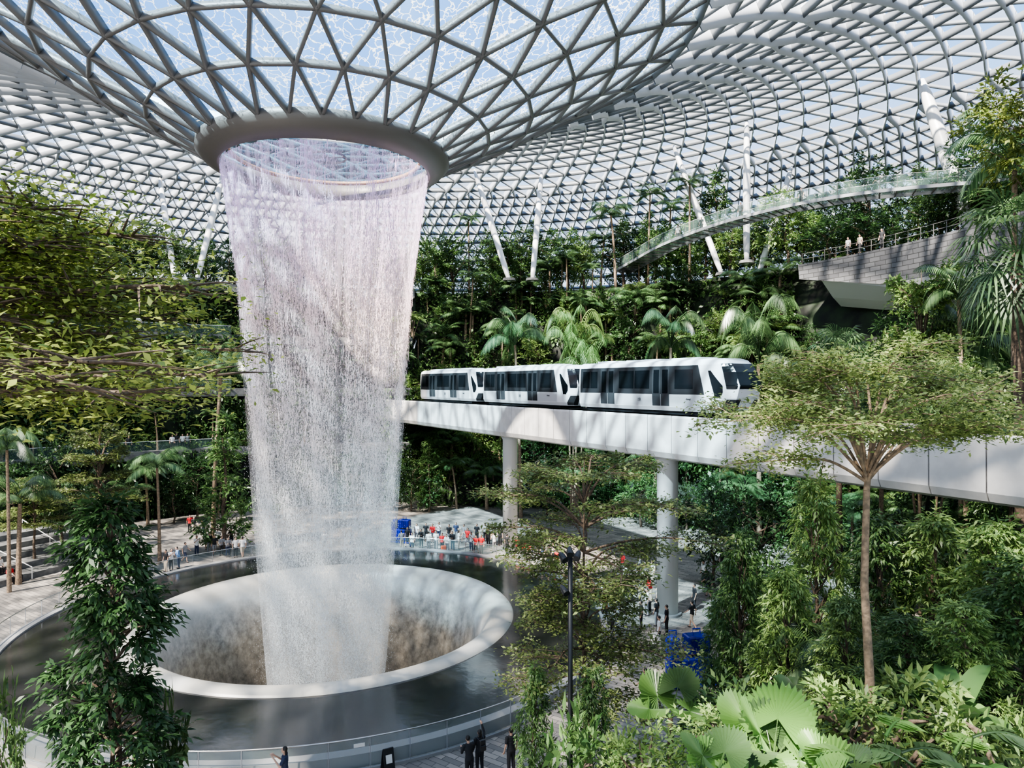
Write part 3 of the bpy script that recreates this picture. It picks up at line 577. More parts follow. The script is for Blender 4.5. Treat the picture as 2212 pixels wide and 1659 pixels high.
for _ in range(2):
    V=[];Fc=[]
    for k in range(34):
        az=k*2.4; el=1.3-2.0*k/34; d=Vector((math.cos(az)*math.cos(el),math.sin(az)*math.cos(el),math.sin(el))); base=d*1.15+Vector((0,0,8)); tl=Matrix.Rotation(az,3,'Z')@Matrix.Rotation(-(el-.5),3,'Y')
        for q in range(17):
            a=-2.1+4.2*q/16; e=Vector((math.cos(a),math.sin(a),0)); n_=Vector((-math.sin(a),math.cos(a),0)); p1=tl@(e*.5+n_*.035); p2=tl@(e*.5-n_*.035); p3=tl@(e*.95)+Vector((0,0,-.28)); o_=len(V)
            V+=[base,base+p1,base+p3,base+p2]; Fc+=[(o_,o_+1,o_+2,o_+3)]
        tv,tf=tube([(0,0,8),base],.02,3); o_=len(V); V+=tv; Fc+=[tuple(i+o_ for i in q) for q in tf]
    a=npmesh('fanpalm_trunk',*join([tube([(0,0,0),(.1,0,4),(0,.1,8.2)],[.2,.15,.14],10)]),True); a.materials.append(M['bark']); reg('fanpalm',9.6,[('trunk',a),('crown_of_fronds',mesh_ng('fanpalm_fronds',V,Fc,M['gE']))])
def paddle(L,W,a0,a1):
    V=[];Fc=[];p=Vector((0,0,0));n=10
    for k in range(n+1):
        t=k/n; th=a0+(a1-a0)*t*t; w=W*(max(0,math.sin(PI*max(0,(t-.3)/.7)))**.6) if t>.3 else .02
        V+=[p+Vector((0,w,w*.35)),p,p+Vector((0,-w,w*.35))]; p=p+Vector((math.cos(th),0,math.sin(th)))*L/n
    for k in range(n): Fc+=[(3*k,3*k+1,3*k+4,3*k+3),(3*k+1,3*k+2,3*k+5,3*k+4)]
    return np.array([tuple(v) for v in V]),Fc
for _ in range(2):
    fr=[rot(paddle(2.6*(.7+.5*rng.random()),.34,1.45-.5*rng.random(),.1-1.1*rng.random()),k*2.4,1,(rng.normal()*.08,rng.normal()*.08,0)) for k in range(14)]
    f=npmesh('paddle_leaves',*join(fr)); f.materials.append(M['gB']); reg('paddle',2.5,[('leaves',f)])
fr=[rot(paddle(4.2*(.85+.25*rng.random()),.4,1.57-abs(k-6)*.17,1.5-abs(k-6)*.24),0 if k<6 else PI,1,(0,0,2.2)) for k in range(13)]
f=npmesh('traveller_leaves',*join(fr)); f.materials.append(M['gB']); a=npmesh('tp_trunk',*join([tube([(0,0,0),(0,0,2.4)],[.28,.22],10)])); a.materials.append(M['bark']); reg('traveller',6.2,[('trunk',a),('leaves',f)])
def airy(kind,ht,zf,R,layers,per,ls,m,bark,tr=.11,dens=1.,jz=.05,drop=.35,start=5,br=.42,zrise=0.,rp=None,up=0.,jl=.25,skip=.15,azr=None):
    tb=[tube([(0,0,0),(.05,.03,zf*.33),(-.06,.05,zf*.66),(0,0,zf)],[tr*1.2,tr,tr*.85,tr*.7],10)]; P=[];D=[]
    tb.append(tube([(0,0,zf),(.1,.05,(zf+ht)/2),(0,0,ht-.1)],[tr*.7,tr*.4,.02],6))
    for l in range(layers):
        zl=zf+zrise+(ht-zf-zrise)*(l+.5)/layers; Rl=R*(1-.5*(l/max(1,layers-1))**1.5) if rp is None else R*rp[l]
        for k in range(per):
            az=2*PI*(k+rng.random()*.8+l*.37)/per if azr is None else azr[0]+(azr[1]-azr[0])*(k+rng.random())/per
            L_=Rl*(.5+.55*rng.random()); zs=zf+(zl-zf)*drop; e=Vector((math.cos(az)*L_,math.sin(az)*L_,zl+jl*rng.normal()+up*L_/R))
            pts=catmull([(0,0,zs),(math.cos(az)*L_*.3,math.sin(az)*L_*.3,zs+(e.z-zs)*.65+.15),(math.cos(az+.15)*L_*.65,math.sin(az+.15)*L_*.65,e.z+.08),e],5)
            tb.append(tube(pts,[tr*br*(1-.88*i/len(pts)) for i in range(len(pts))],5))
            dd=Vector((math.cos(az),math.sin(az),0)); sd=Vector((-dd.y,dd.x,0))
            for i in range(start,len(pts)):
                t=i/len(pts)
                for sg in (-1,1):
                    if rng.random()<skip: continue
                    tl=R*.28*(1.2-t)*(.6+.7*rng.random())+.04*R; q0=pts[i]; q1=q0+sd*sg*tl+dd*tl*.7+Vector((0,0,(.05+jz*1.2)*rng.normal()))
                    tb.append(tube([q0,(q0+q1)/2+Vector((0,0,.04)),q1],[.014*tr/.11,.01*tr/.11,.004],3))
                    nl=int(26*dens*tl/ (R*.3)+6*dens)
                    for _ in range(nl):
                        tt=rng.random()**.7; p=q0+(q1-q0)*tt; jit=rng.normal(size=3)*np.array([.11,.11,jz])*R/3.3; P.append((p.x+jit[0],p.y+jit[1],p.z+jit[2])); D.append(rng.normal(size=3)*np.array([1,1,.35]))
    a=npmesh(kind+'_w',*join(tb),True); a.materials.append(M[bark]); f=npmesh(kind+'_l',*leafs(P,D,ls,.5,2.)); f.materials.append(M[m]); reg(kind,ht,[('trunk',a),('foliage',f)])
airy('airyR',8.0,5.6,3.7,4,7,.105,'gG','barkl',dens=2.5,drop=.15,start=6,zrise=1.0,jz=.08,br=.42,rp=[.95,1.05,.85,.5],tr=.09,jl=.25,skip=.15)
airy('airyC',12.4,4.6,5.0,8,6,.15,'gG','bark',dens=1.7,tr=.13,drop=.85,start=6,rp=[.6,.8,.4,.5,.85,1.0,.8,.45],jl=.25,skip=.2)
airy('airyL',19.4,14.3,9.6,6,6,.2,'gD','bark',dens=1.7,tr=.34,jz=.16,br=.36,drop=.4,start=6,up=.2,jl=.45,skip=.15,azr=(-.75,1.5))
airy('airyS',9,4,3.2,4,7,.2,'gG','bark',dens=.8,drop=.6); airy('airyB',9,4,3.2,4,7,.2,'gC','bark',dens=.8,drop=.6)
NAMES={'bushy':('broadleaf_tree','rounded mid-green tree','tree'),'dark':('broadleaf_tree','dark green dense tree','tree'),'bright':('broadleaf_tree','bright green leafy tree','tree'),
'column':('narrow_tree','narrow green columnar tree','tree'),'shrub':('shrub','low mid-green shrub','shrub'),'shrubb':('shrub','low bright green shrub','shrub'),'smallf':('shrub','small-leaved bright shrub','shrub'),'leafy':('leafy_tree','bright green drooping tree','tree'),
'leafyd':('leafy_tree','mid-green drooping tree','tree'),'fgcol':('leafy_tree','x','tree'),'yellow':('leafy_tree','x','tree'),
'palm':('feather_palm','arching feather palm','palm'),'tallpalm':('feather_palm','tall slender feather palm','palm'),'areca':('clumping_palm','bright clumping palm','palm'),
'bigpalm':('feather_palm','large drooping palm','palm'),'fanpalm':('fan_palm','fan palm','palm'),'paddle':('broad_leaved_plant','clump of paddle-shaped leaves','plant'),
'traveller':('traveller_palm','fan-shaped plant of upright leaves','plant'),'airyR':('layered_tree','x','tree'),'airyC':('layered_tree','x','tree'),'airyL':('layered_tree','x','tree'),'airyS':('layered_tree','small layered olive tree','tree'),'airyB':('layered_tree','small layered bright tree','tree')}
def plant(kind,loc,s=1.,sz=None,label=None,where='',group=None,rz=None,noskip=False):
    H,parts=random.choice(K[kind]); sz=sz or s
    if not noskip:
        if loc[1]<3: return
        a=proj((loc[0],loc[1],loc[2]+H*sz)); w=2.5*s*F/loc[1]
        if a[0]<-w or a[0]>2212+w or a[1]>1659 : return
    nm,ds,cat=NAMES[kind]; t=thing(nm,label or (ds+' '+where),cat,loc,random.random()*6.28 if rz is None else rz,group); t.scale=(s,s,sz)
    for pn,me in parts: link(pn,me,None,t)
    return t
def plant_top(kind,px,ytop,D,base=None,s=None,**k):
    x=gx(px,D); bz=hill(x,D) if base is None else base; H=K[kind][0][0]; zt=CH-(ytop-HZ)/F*D; sz=(zt-bz)/H
    return plant(kind,(x,D,bz-.05),s or sz,sz,**k)
def side(px):
    return 'at the far left' if px<230 else 'left of the waterfall' if px<510 else 'behind the waterfall' if px<900 else 'behind the rear train cars' if px<1250 else 'behind the nearest train car' if px<1640 else 'at the right'
LV=['on the valley floor','on the first terrace','on the second terrace','on the third terrace','in the roof garden']
WT=[(['dark','column','palm','paddle','bushy','bigpalm'],[.25,.2,.15,.15,.15,.1]),(['shrub','paddle','palm','areca','dark'],[.3,.25,.2,.1,.15]),(['shrub','palm','paddle','bigpalm','shrubb'],[.25,.25,.2,.15,.15]),
    (['shrub','palm','areca','paddle','column'],[.25,.3,.15,.15,.15]),(['bushy','dark','palm','tallpalm','bright','column'],[.32,.25,.13,.07,.13,.10])]
def wh(l,px): return LV[l]+' '+side(px)
for lv in range(5):
    px=-40.
    while px<(2260 if lv in(0,4) else PXS+10):
        left=px<520
        kinds,w=WT[lv]; kd=random.choices(kinds,w)[0]
        if lv==0: R=random.uniform(37,41.5); s=random.uniform(.65,1.0)
        elif lv==4: R=random.uniform(53.5,57); s=random.uniform(.95,1.4) if px>880 else random.uniform(.8,1.2)
        else: R=RL[lv-1]-.3+random.uniform(0,.8); s=random.uniform(.5,.85)
        if lv in (1,2,3) and left and random.random()<.4: kd='shrub'; s=.65
        if 540<px<860 and lv<4: px+=25
        if not(lv==4 and 1700<px<2100 and random.random()<.7):
            plant(kd,ringpt(px,R,ZL[lv]-.05),s,where=wh(lv,px),group='terrace planting')
        px+=random.uniform(.6,1.3)*(54 if lv==0 else 42 if lv<4 else 38)
for i in range(260):
    px=random.uniform(885,2250); z=27*((i+random.random())/260)
    kd=random.choices(['palm','bigpalm','areca','dark','bushy','column','paddle','tallpalm','shrub','bright'],[.27,.14,.08,.15,.14,.07,.07,.02,.03,.03])[0]
    if px>1700 and z>15: continue
    hw='low on' if z<9 else 'halfway up' if z<18 else 'high on'
    plant(kd,ringpt(px,rhill(z)-.1,z-.2),random.uniform(.6,1.05),where=hw+' the hillside '+side(px),group='hillside planting')
px=-30.
while px<2240:
    kd=random.choice(['bushy','dark','bushy','bright','column']); p=ringpt(px,random.uniform(60,66),27.4); plant(kd,p,random.uniform(.9,1.3),where='in the rear garden '+side(px),group='terrace planting'); px+=random.uniform(45,95)
for kd,px,yt,D,lb in [('tallpalm',1400,400,88,'tall slender palm rising beside the lower end of the glass walkway'),('tallpalm',1490,372,84,'tallest slender palm standing behind the glass walkway'),('traveller',942,455,96,'fan-shaped traveller plant just right of the waterfall in the roof garden'),
    ('palm',1330,430,90,'dark feather palm at the roof garden edge above the middle train car'),('tallpalm',1445,425,90,'slender palm between the two tallest beside the glass walkway')]:
    plant_top(kd,px,yt,D,27.4,label=lb,s=1.15)
for kd,px,yt,D,s,lb in [('palm',460,725,64,1.3,'large feather palm just left of the waterfall above the lower terrace'),('column',485,900,62,1.3,'ivy-covered green column tree directly left of the waterfall'),('palm',345,960,58,.9,'bright feather palm left of the waterfall above the plaza'),
    ('airyS',215,920,56,1.2,'layered olive tree on the plaza left of the waterfall'),('palm',20,900,50,.9,'feather palm at the left edge above the seating steps'),('airyS',75,1030,56,1.0,'small layered tree beside the seating steps'),
    ('palm',1125,660,78,1.4,'large feather palm behind the middle train car'),('areca',1240,620,76,1.6,'pale clumping palm behind the gap of train cars'),('bigpalm',1640,640,66,1.1,'drooping palm above the front of the train'),('palm',1450,660,70,1.3,'feather palm behind the nearest train car roof'),
    ('fanpalm',1815,690,44,1.2,'fan palm with pale fronds behind the bridge right of the train'),('areca',2000,715,40,1.2,'bright yellow-green palm beyond the bridge at the right'),('airyB',1990,570,45,1.3,'light green layered tree below the brick terrace wall'),
    ('palm',1900,770,38,1.,'feather palm just behind the right end of the bridge'),('fanpalm',2200,375,34,1.75,'tall fan palm at the right edge with a thick dark trunk'),('tallpalm',2190,235,38,1.5,'dark feather palm at the upper right edge'),
    ('yellow',2245,120,36,1.2,'yellow-green leafy tree in the upper right corner'),('leafyd',2185,790,36,1.2,'leafy green tree at the right edge behind the bridge'),('tallpalm',2090,560,42,1.2,'slender palm left of the tall fan palm'),('palm',2075,640,46,1.3,'broad feather palm under the brick terrace at the right'),('dark',1790,478,70,1.,'dark rounded tree on the brick terrace at the right'),('dark',1870,462,68,1.,'second dark rounded tree on the brick terrace')]:
    base=27.4 if kd=='dark' else 0 if D>30 and px>1700 else None
    plant_top(kd,px,yt,D,base,s=s,label=lb,noskip=True)
for lv in range(4):
    n=14000; px=rng.random(n*2)*(PXS+90)-90; z=ZL[lv]+(ZL[lv+1]-ZL[lv])*rng.random(n*2); dn=np.sin(px*.021+lv*2)+np.sin(px*.057+z*.9)+np.sin(px*.013-z*.6+lv)*1.2
    k=dn+rng.normal(size=n*2)*.8>-.3; px=px[k][:n];z=z[k][:n]; P=[];D=[]
    for a,b_ in zip(px,z):
        p=ringpt(a,RL[lv]-.1-(1.3 if b_>ZL[lv+1]-1.6 else .9)*rng.random()**(.6 if b_>ZL[lv+1]-1.6 else 2)); o_=np.array([CX-p.x,CY-p.y,0]); o_/=np.linalg.norm(o_); P.append((p.x,p.y,b_)); D.append(o_*.8+rng.normal(size=3)*.5-np.array([0,0,.7]))
    nn=['lower','middle','upper','top'][lv]
    props(link('climbing_plants',npmesh('ivy',*leafs(P,D,.5,.5,.3)),M[['gA','gB','gA','gB'][lv]]),'climbing leaves and creepers covering the %s terrace wall'%nn,'plants',None,'stuff')
n=42000; px=rng.random(n)*1380+PXS-10; z=27.3*rng.random(n); dn=np.sin(px*.021)+np.sin(px*.047+z*.9)+np.sin(px*.013-z*.6)*1.2; k=dn+rng.normal(size=n)*.9>-.5; P=[];D=[]
for a,b_ in zip(px[k],z[k]):
    if b_>19 and a>1720: continue
    p=ringpt(a,rhill(b_)-.3-1.6*rng.random()**2); o_=np.array([CX-p.x,CY-p.y,0]); o_/=np.linalg.norm(o_); P.append((p.x,p.y,b_)); D.append(o_*.8+rng.normal(size=3)*.6-np.array([0,0,.3]))
props(link('undergrowth',npmesh('under',*leafs(P,D,.6,.5,.8)),M['gB']),'dense leafy undergrowth covering the hillside behind the train','plants',None,'stuff')
# foreground plants
plant_top('airyR',1872,792,14,7.2,s=1.0,label='flat-topped layered tree with a slender pale trunk in the right foreground',noskip=True)
plant_top('airyC',1262,985,24,0,s=.95,label='layered olive tree in the centre in front of the bridge columns',noskip=True)
plant('airyL',(-15.8,17.2,-.05),1.,label='large yellow-green tree reaching in from the upper left edge',noskip=True,rz=0)
plant_top('fgcol',242,1080,16,0,s=1.,label='dark glossy narrow tree in front of the pool at the lower left',noskip=True)
for i,(kd,px,yt,D,s) in enumerate([('leafyd',1600,1140,27,.7),('leafy',1760,1040,26,.9),('leafyd',1900,1120,22,.9),('leafy',2020,1110,21,.9),('leafy',2150,1125,19,.9),('leafyd',2215,1200,16,.8),('leafy',1700,1230,22,.7),('leafy',1830,1290,18,.6),('leafyd',1960,1330,16,.6),('leafy',2080,1300,15.5,.6),
    ('leafyd',1560,1270,29,.6),('leafyd',1155,1440,21,.42),('leafyd',1280,1440,19,.42),('shrubb',1370,1600,16,.6),('smallf',1480,1600,13,1.),('smallf',1400,1590,14,1.),('shrub',1250,1600,15,.7),('smallf',2150,1520,10.5,1.),('shrub',1600,1500,18,1.),('smallf',1560,1540,13.5,1.1),('smallf',1820,1480,13,1.3),('smallf',1930,1500,12,1.2),('shrubb',2010,1470,14,.8),('paddle',1740,1420,19,.8),('paddle',1880,1400,17,.8),('paddle',2060,1440,14,.7),('bigpalm',1790,1330,21,.6),('areca',1960,1330,19,.7),('dark',1640,1050,36,.9),('dark',1540,1060,52,.8),('bushy',2100,1100,30,.9),('shrub',10,1520,22,.4),('shrub',370,1610,17,.5),('bigpalm',40,1020,52,.8),('dark',130,930,60,.9),('bushy',1660,1180,33,.8)]):
    plant_top(kd,px,yt,D,None,s=s,where=['in the bed under the bridge','on the foreground slope','beside the left plaza'][0 if px>1500 and yt<1400 else 2 if px<500 else 1],group='foreground planting',noskip=True)
def fanplant(px,py,D,R,n,label,mt='gF',seed=0,mix=False):
    p=at(px,py,D); hz=hill(p.x,p.y); t=thing('round_leaved_fan_palm',label,'palm',(p.x,p.y,hz-.05)); z0=max(.3,p.z-hz-R*.8)
    MB().tube([(0,0,0),(0,0,z0)],[.09,.06],8).build('trunk',M['bark'],t)
    for k in range(n):
        az=PI/2+(k-(n-1)/2)*(5.6/n)+seed; back=math.sin(az)>0; el=1.2-.35*(k%3)/2 if back else .6; RR=R*(.85+.3*random.random())
        V,Fc,b=fanleafV(RR,az,el,R*(.9+.35*(k%2)),te=(.95-.35*(k%2)) if back else -.1,nseg=28,span=4.7 if k%2 else 5.3,cup=.12)
        off=Vector((0,0,z0)); me=mesh_ng('fan',[v+off for v in V],Fc,M['gE' if k%3==1 else mt]); q=link('fan_leaf',me,None,t)
        MB().tube([off,b*.5+off+Vector((0,0,.05)),b+off],[.02,.015,.012],5).build('leaf_stalk',M['gB'],q)
fanplant(1448,1500,17,.66,4,'round pleated fan palm in front of the blue suitcase display')
fanplant(1670,1580,11.5,.62,9,'large pleated fan palm in the bottom foreground, nearest of them')
fanplant(1545,1640,10.5,.42,5,'small pleated fan palm at the lower left of the large one',seed=.3)
fanplant(1800,1650,10,.38,5,'small pleated fan palm at the lower right of the large one',seed=-.4)
def monstera(px,py,D,n,label):
    p=at(px,py,D); hz=hill(p.x,p.y); t=thing('split_leaf_plant',label,'plant',(p.x,p.y,hz-.05)); h=max(.25,p.z-hz)
    for k in range(n):
        az=-PI/2+(k-(n-1)/2)*.9; V,Fc=frond(.62,.5,-.5,9,.42,.22,.5,.1); off=Vector((math.cos(az)*.35,math.sin(az)*.35,h*(.75+.3*random.random())))
        c,s_=math.cos(az),math.sin(az); V=np.asarray(V)@np.array([[c,-s_,0],[s_,c,0],[0,0,1]]).T+np.array(off); me=npmesh('split',V,Fc); me.materials.append(M['gF' if k%2 else 'gE']); q=link('split_leaf',me,None,t)
        MB().tube([(0,0,0),off*.6,off],[.02,.015,.012],5).build('leaf_stalk',M['gB'],q)
monstera(1890,1600,10,6,'split-leaf plant with notched leaves beside the pleated fan palm'); monstera(2040,1580,9.5,6,'split-leaf plant with notched leaves at the bottom right'); monstera(2190,1620,9,5,'split-leaf plant in the bottom right corner')
# ---------------- PEOPLE
def evalmesh(bm,vox,smooth=4):
    me=bpy.data.meshes.new('tmp'); bm.to_mesh(me); o=bpy.data.objects.new('tmp',me); C.objects.link(o)
    r=o.modifiers.new('r','REMESH'); r.mode='VOXEL'; r.voxel_size=vox; r.use_smooth_shade=True
    s=o.modifiers.new('s','SMOOTH'); s.iterations=smooth; s.factor=.5
    dg=bpy.context.evaluated_depsgraph_get(); dg.update(); out=bpy.data.meshes.new_from_object(o.evaluated_get(dg)); bpy.data.objects.remove(o); return out
def cone(bm,p,q,r0,r1,seg=10):
    p=Vector(p);q=Vector(q); d=q-p; l=d.length
    if l<1e-5: return
    R_=d.to_track_quat('Z','Y').to_matrix().to_4x4(); bmesh.ops.create_cone(bm,cap_ends=True,segments=seg,radius1=r0,radius2=r1,depth=l,matrix=Matrix.Translation((p+q)/2)@R_)
    for c,r in ((p,r0),(q,r1)): bmesh.ops.create_uvsphere(bm,u_segments=seg,v_segments=6,radius=r,matrix=Matrix.Translation(c))
def ell(bm,c,s,R_=None):
    bmesh.ops.create_uvsphere(bm,u_segments=14,v_segments=10,radius=1,matrix=Matrix.Translation(Vector(c))@(R_.to_4x4() if R_ else Matrix())@Matrix.Diagonal((*s,1)))
POSES={}
def mkpose(name,sh=None,el=None,wr=None,kn=None,an=None,pel=.93,lean=0,longs=False,shorts=False,longhair=False):
    T=lambda v:Vector((v[0],v[1]-(v[2]-.93)*math.sin(lean),pel+(v[2]-.93)*math.cos(lean)))
    S=[T((-.185,0,1.40)),T((.185,0,1.40))]; E=[Vector(x) for x in el]; W=[Vector(x) for x in wr]; H=[Vector((-.09,0,pel-.03)),Vector((.09,0,pel-.03))]; Kn=[Vector(x) for x in kn]; A=[Vector(x) for x in an]
    def torso(bm,g):
        for z,rx,ry in ((.93,.165,.115),(1.0,.155,.11),(1.08,.14,.10),(1.16,.145,.10),(1.24,.16,.11),(1.32,.17,.11),(1.39,.165,.095)): ell(bm,T((0,0,z)),(rx+g,ry+g,.09))
        for s_ in S: ell(bm,s_,(.06+g,.06+g,.06+g))
    bm=bmesh.new(); torso(bm,0); cone(bm,T((0,.01,1.40)),T((0,0,1.54)),.055,.05)
    hd=T((0,-.015,1.62)); ell(bm,hd,(.076,.092,.115)); ell(bm,hd+Vector((0,-.035,-.06)),(.05,.05,.045)); cone(bm,hd+Vector((0,-.085,.01)),hd+Vector((0,-.112,-.02)),.008,.015,8); ell(bm,hd+Vector((0,-.085,-.062)),(.025,.012,.008))
    for s_ in (-1,1): ell(bm,hd+Vector((s_*.079,.01,-.005)),(.012,.02,.03))
    for i in (0,1):
        cone(bm,S[i],E[i],.05,.038); cone(bm,E[i],W[i],.038,.026); d=(W[i]-E[i]).normalized(); sdv=d.cross(Vector((0,1,0.3))).normalized(); pe=W[i]+d*.09
        ell(bm,W[i]+d*.05,(.02,.02,.02)); cone(bm,W[i],pe,.028,.03,8); cone(bm,W[i]+sdv*.012,pe+sdv*.02,.024,.022,8); cone(bm,W[i]-sdv*.012,pe-sdv*.02,.024,.022,8)
        nb=d.cross(sdv)
        for k,l in enumerate((.062,.074,.078,.066)):
            o_=pe+sdv*(.033-.022*k); m_=o_+d*l*.55+nb*.006; cone(bm,o_,m_,.0095,.009,6); cone(bm,m_,m_+d*l*.4+nb*.02,.009,.0075,6)
        tb=W[i]+d*.035+sdv*.03; cone(bm,tb,tb+sdv*.03+d*.03,.011,.010,6); cone(bm,tb+sdv*.03+d*.03,tb+sdv*.035+d*.055,.010,.008,6)
        cone(bm,H[i],Kn[i],.085,.055); cone(bm,Kn[i],A[i],.052,.036); cone(bm,A[i],A[i]+Vector((0,-.14,-.045)),.038,.028)
    body=evalmesh(bm,.0105,3); bm.free()
    bm=bmesh.new(); torso(bm,.017); ell(bm,T((0,0,.90)),(.17,.13,.08))
    for i in (0,1):
        if longs: cone(bm,S[i],E[i],.066,.054); cone(bm,E[i],W[i],.054,.04)
        else: cone(bm,S[i],S[i].lerp(E[i],.62),.068,.062)
    shirt=evalmesh(bm,.018,3); bm.free()
    bm=bmesh.new(); ell(bm,(0,0,pel-.02),(.168,.13,.11))
    for i in (0,1):
        cone(bm,H[i],Kn[i],.10,.075)
        if not shorts: cone(bm,Kn[i],Kn[i].lerp(A[i],.93),.075,.058)
    tro=evalmesh(bm,.02,3); bm.free()
    bm=bmesh.new(); ell(bm,hd+Vector((0,.022,.028)),(.088,.092,.108))
    if longhair: ell(bm,hd+Vector((0,.06,-.09)),(.08,.045,.14))
    hair=evalmesh(bm,.016,2); bm.free()
    shs=[]
    for a in A:
        bm=bmesh.new(); ell(bm,a+Vector((0,-.06,-.045)),(.05,.135,.045)); shs.append(evalmesh(bm,.018,2)); bm.free()
    bm=bmesh.new()
    for s_ in (-1,1): ell(bm,hd+Vector((s_*.03,-.086,.008)),(.011,.007,.007))
    ey=bpy.data.meshes.new('eyes'); bm.to_mesh(ey); bm.free()
    for m_,k in ((body,'skin'),(shirt,'whitec'),(tro,'black'),(hair,'hair'),(shs[0],'black'),(shs[1],'black'),(ey,'hair')): m_.materials.clear(); m_.materials.append(M[k])
    POSES[name]=[('body',body),('shirt',shirt),('trousers',tro),('hair',hair),('shoe',shs[0]),('shoe',shs[1]),('eyes',ey)]
std=dict(kn=[(-.1,-.01,.5),(.1,-.01,.5)],an=[(-.11,.02,.09),(.11,.02,.09)])
mkpose('stand',el=[(-.26,.03,1.14),(.26,.03,1.14)],wr=[(-.27,-.05,.90),(.27,-.05,.90)],**std)
mkpose('phone',el=[(-.24,-.12,1.16),(.24,-.12,1.16)],wr=[(-.08,-.36,1.42),(.10,-.36,1.42)],longhair=True,**std)
mkpose('raise',el=[(-.30,-.18,1.48),(.26,.03,1.14)],wr=[(-.26,-.30,1.74),(.25,-.1,.92)],longs=True,longhair=True,**std)
mkpose('walk',el=[(-.24,.14,1.16),(.25,-.12,1.16)],wr=[(-.24,.10,.92),(.25,-.30,1.02)],kn=[(-.09,-.16,.52),(.09,.06,.50)],an=[(-.1,-.22,.09),(.1,.36,.16)],shorts=True)
mkpose('sit',el=[(-.24,-.10,.66),(.24,-.10,.66)],wr=[(-.12,-.34,.56),(.12,-.34,.56)],kn=[(-.11,-.44,.48),(.11,-.44,.48)],an=[(-.11,-.42,.09),(.11,-.42,.09)],pel=.50,lean=.15)
mkpose('lean',el=[(-.24,-.16,1.12),(.24,-.16,1.12)],wr=[(-.15,-.40,1.18),(.15,-.40,1.18)],lean=.2,longs=True,**std)
CN={'whitec':'white','black':'black','red':'red','grey':'grey','blue':'blue','navy':'navy','beige':'beige'}
PN={'stand':'standing','phone':'using a phone','raise':'raising one arm','walk':'walking','sit':'sitting','lean':'leaning forward'}
def person(px,fy,pose,top,bot,where,face=None,z=0,pos=None,group=None,s=1.,label=None):
    if pos is None: D=(CH-z)*F/(fy-HZ); pos=(gx(px,D),D,z)
    if face is None: face=math.atan2(CY-pos[1],CX-pos[0])
    t=thing('person',label or ('person in %s top %s %s'%(CN[top],PN[pose],where)),'person',pos,face+PI/2,group); sc=s*random.uniform(.97,1.06); t.scale=(sc,sc,sc)
    for pn,me in POSES[pose]:
        o=link(pn,me,None,t)
        if pn in('shirt','trousers'): o.material_slots[0].link='OBJECT'; o.material_slots[0].material=M[top if pn=='shirt' else bot]
    return t
def crowd(L_,where,group,poses=('stand','phone','stand','walk','lean')):
    for i,(px,fy,c) in enumerate(L_): person(px,fy,random.choice(poses),c,random.choice(['black','grey','navy','black','beige']),where,group=group,face=random.choice([None,None,random.random()*6.28]))
W_,B_,R_,G_,N_2,E_,U_='whitec','black','red','grey','navy','beige','blue'
crowd([(868,1188,G_),(880,1180,B_),(910,1183,B_),(926,1190,W_),(942,1188,W_),(955,1192,R_),(966,1195,W_),(978,1190,B_),(991,1186,W_),(1010,1183,R_),(1028,1198,R_),(1040,1199,R_),(1055,1182,B_),(900,1170,W_),(1002,1172,G_),(890,1192,W_),(935,1172,R_),(1018,1190,W_),(1068,1192,W_),(970,1174,B_),(920,1168,B_),(948,1166,W_),(985,1168,N_2),(1030,1172,B_),(1048,1170,W_),(1080,1180,B_)],'behind the pool beside the waterfall','visitors at the far side of the pool')
crowd([(1095,1195,B_),(1118,1204,R_),(1131,1208,R_),(1143,1212,R_),(1157,1216,B_),(1172,1220,N_2),(1186,1226,B_),(1203,1232,R_),(1215,1236,B_),(1150,1200,W_),(1230,1242,W_),(1165,1205,B_),(1195,1218,W_)],'queuing behind the centre tree','visitors queuing behind the centre tree')
crowd([(452,1194,B_),(463,1198,B_),(478,1200,G_),(492,1203,G_),(509,1204,W_),(524,1205,W_),(370,1232,W_),(386,1228,U_),(358,1236,B_),(410,1150,R_),(419,1152,B_),(440,1160,B_),(700,1190,W_),(760,1188,B_),(500,1180,B_),(425,1200,W_),(470,1182,W_),(400,1215,G_),(445,1186,W_)],'on the plaza beside the waterfall','visitors on the plaza left of the waterfall')
crowd([(1272,1285,W_),(1300,1312,W_),(1308,1342,R_),(1326,1302,B_),(1350,1268,W_),(1398,1330,W_),(1424,1396,W_),(1440,1372,B_),(1418,1352,B_),(1495,1358,B_),(1500,1318,B_),(1380,1250,G_),(1560,1240,B_),(1610,1238,G_),(1365,1302,B_),(1345,1240,R_),(1410,1262,W_),(1520,1262,W_),(1385,1360,B_),(1335,1330,W_),(1405,1300,R_),(1530,1290,B_),(1425,1300,W_)],'on the paving right of the pool','visitors on the paving right of the pool',('stand','walk','stand','lean'))
for k,px,c,b_ in ((3,12,R_,B_),(2,34,W_,B_),(2,48,W_,E_),(1,62,W_,B_),(1,112,B_,G_),(0,128,R_,B_),(0,22,B_,B_),(2,150,B_,B_),(3,80,W_,B_),(1,10,W_,B_),(3,135,G_,B_),(4,60,B_,B_)):
    R0=27+1.8*k+.35; q=ringpt(px,R0); a=math.atan2(q.y-CY,q.x-CX); a=min(max(a,math.radians(148)),math.radians(188)); a+=(k-1)*.05+px*.0015
    person(0,0,'sit',c,b_,'on the curved seating steps',pos=(CX+R0*math.cos(a),CY+R0*math.sin(a),.45*(k+1)-.42),face=a+PI,group='visitors on the seating steps')
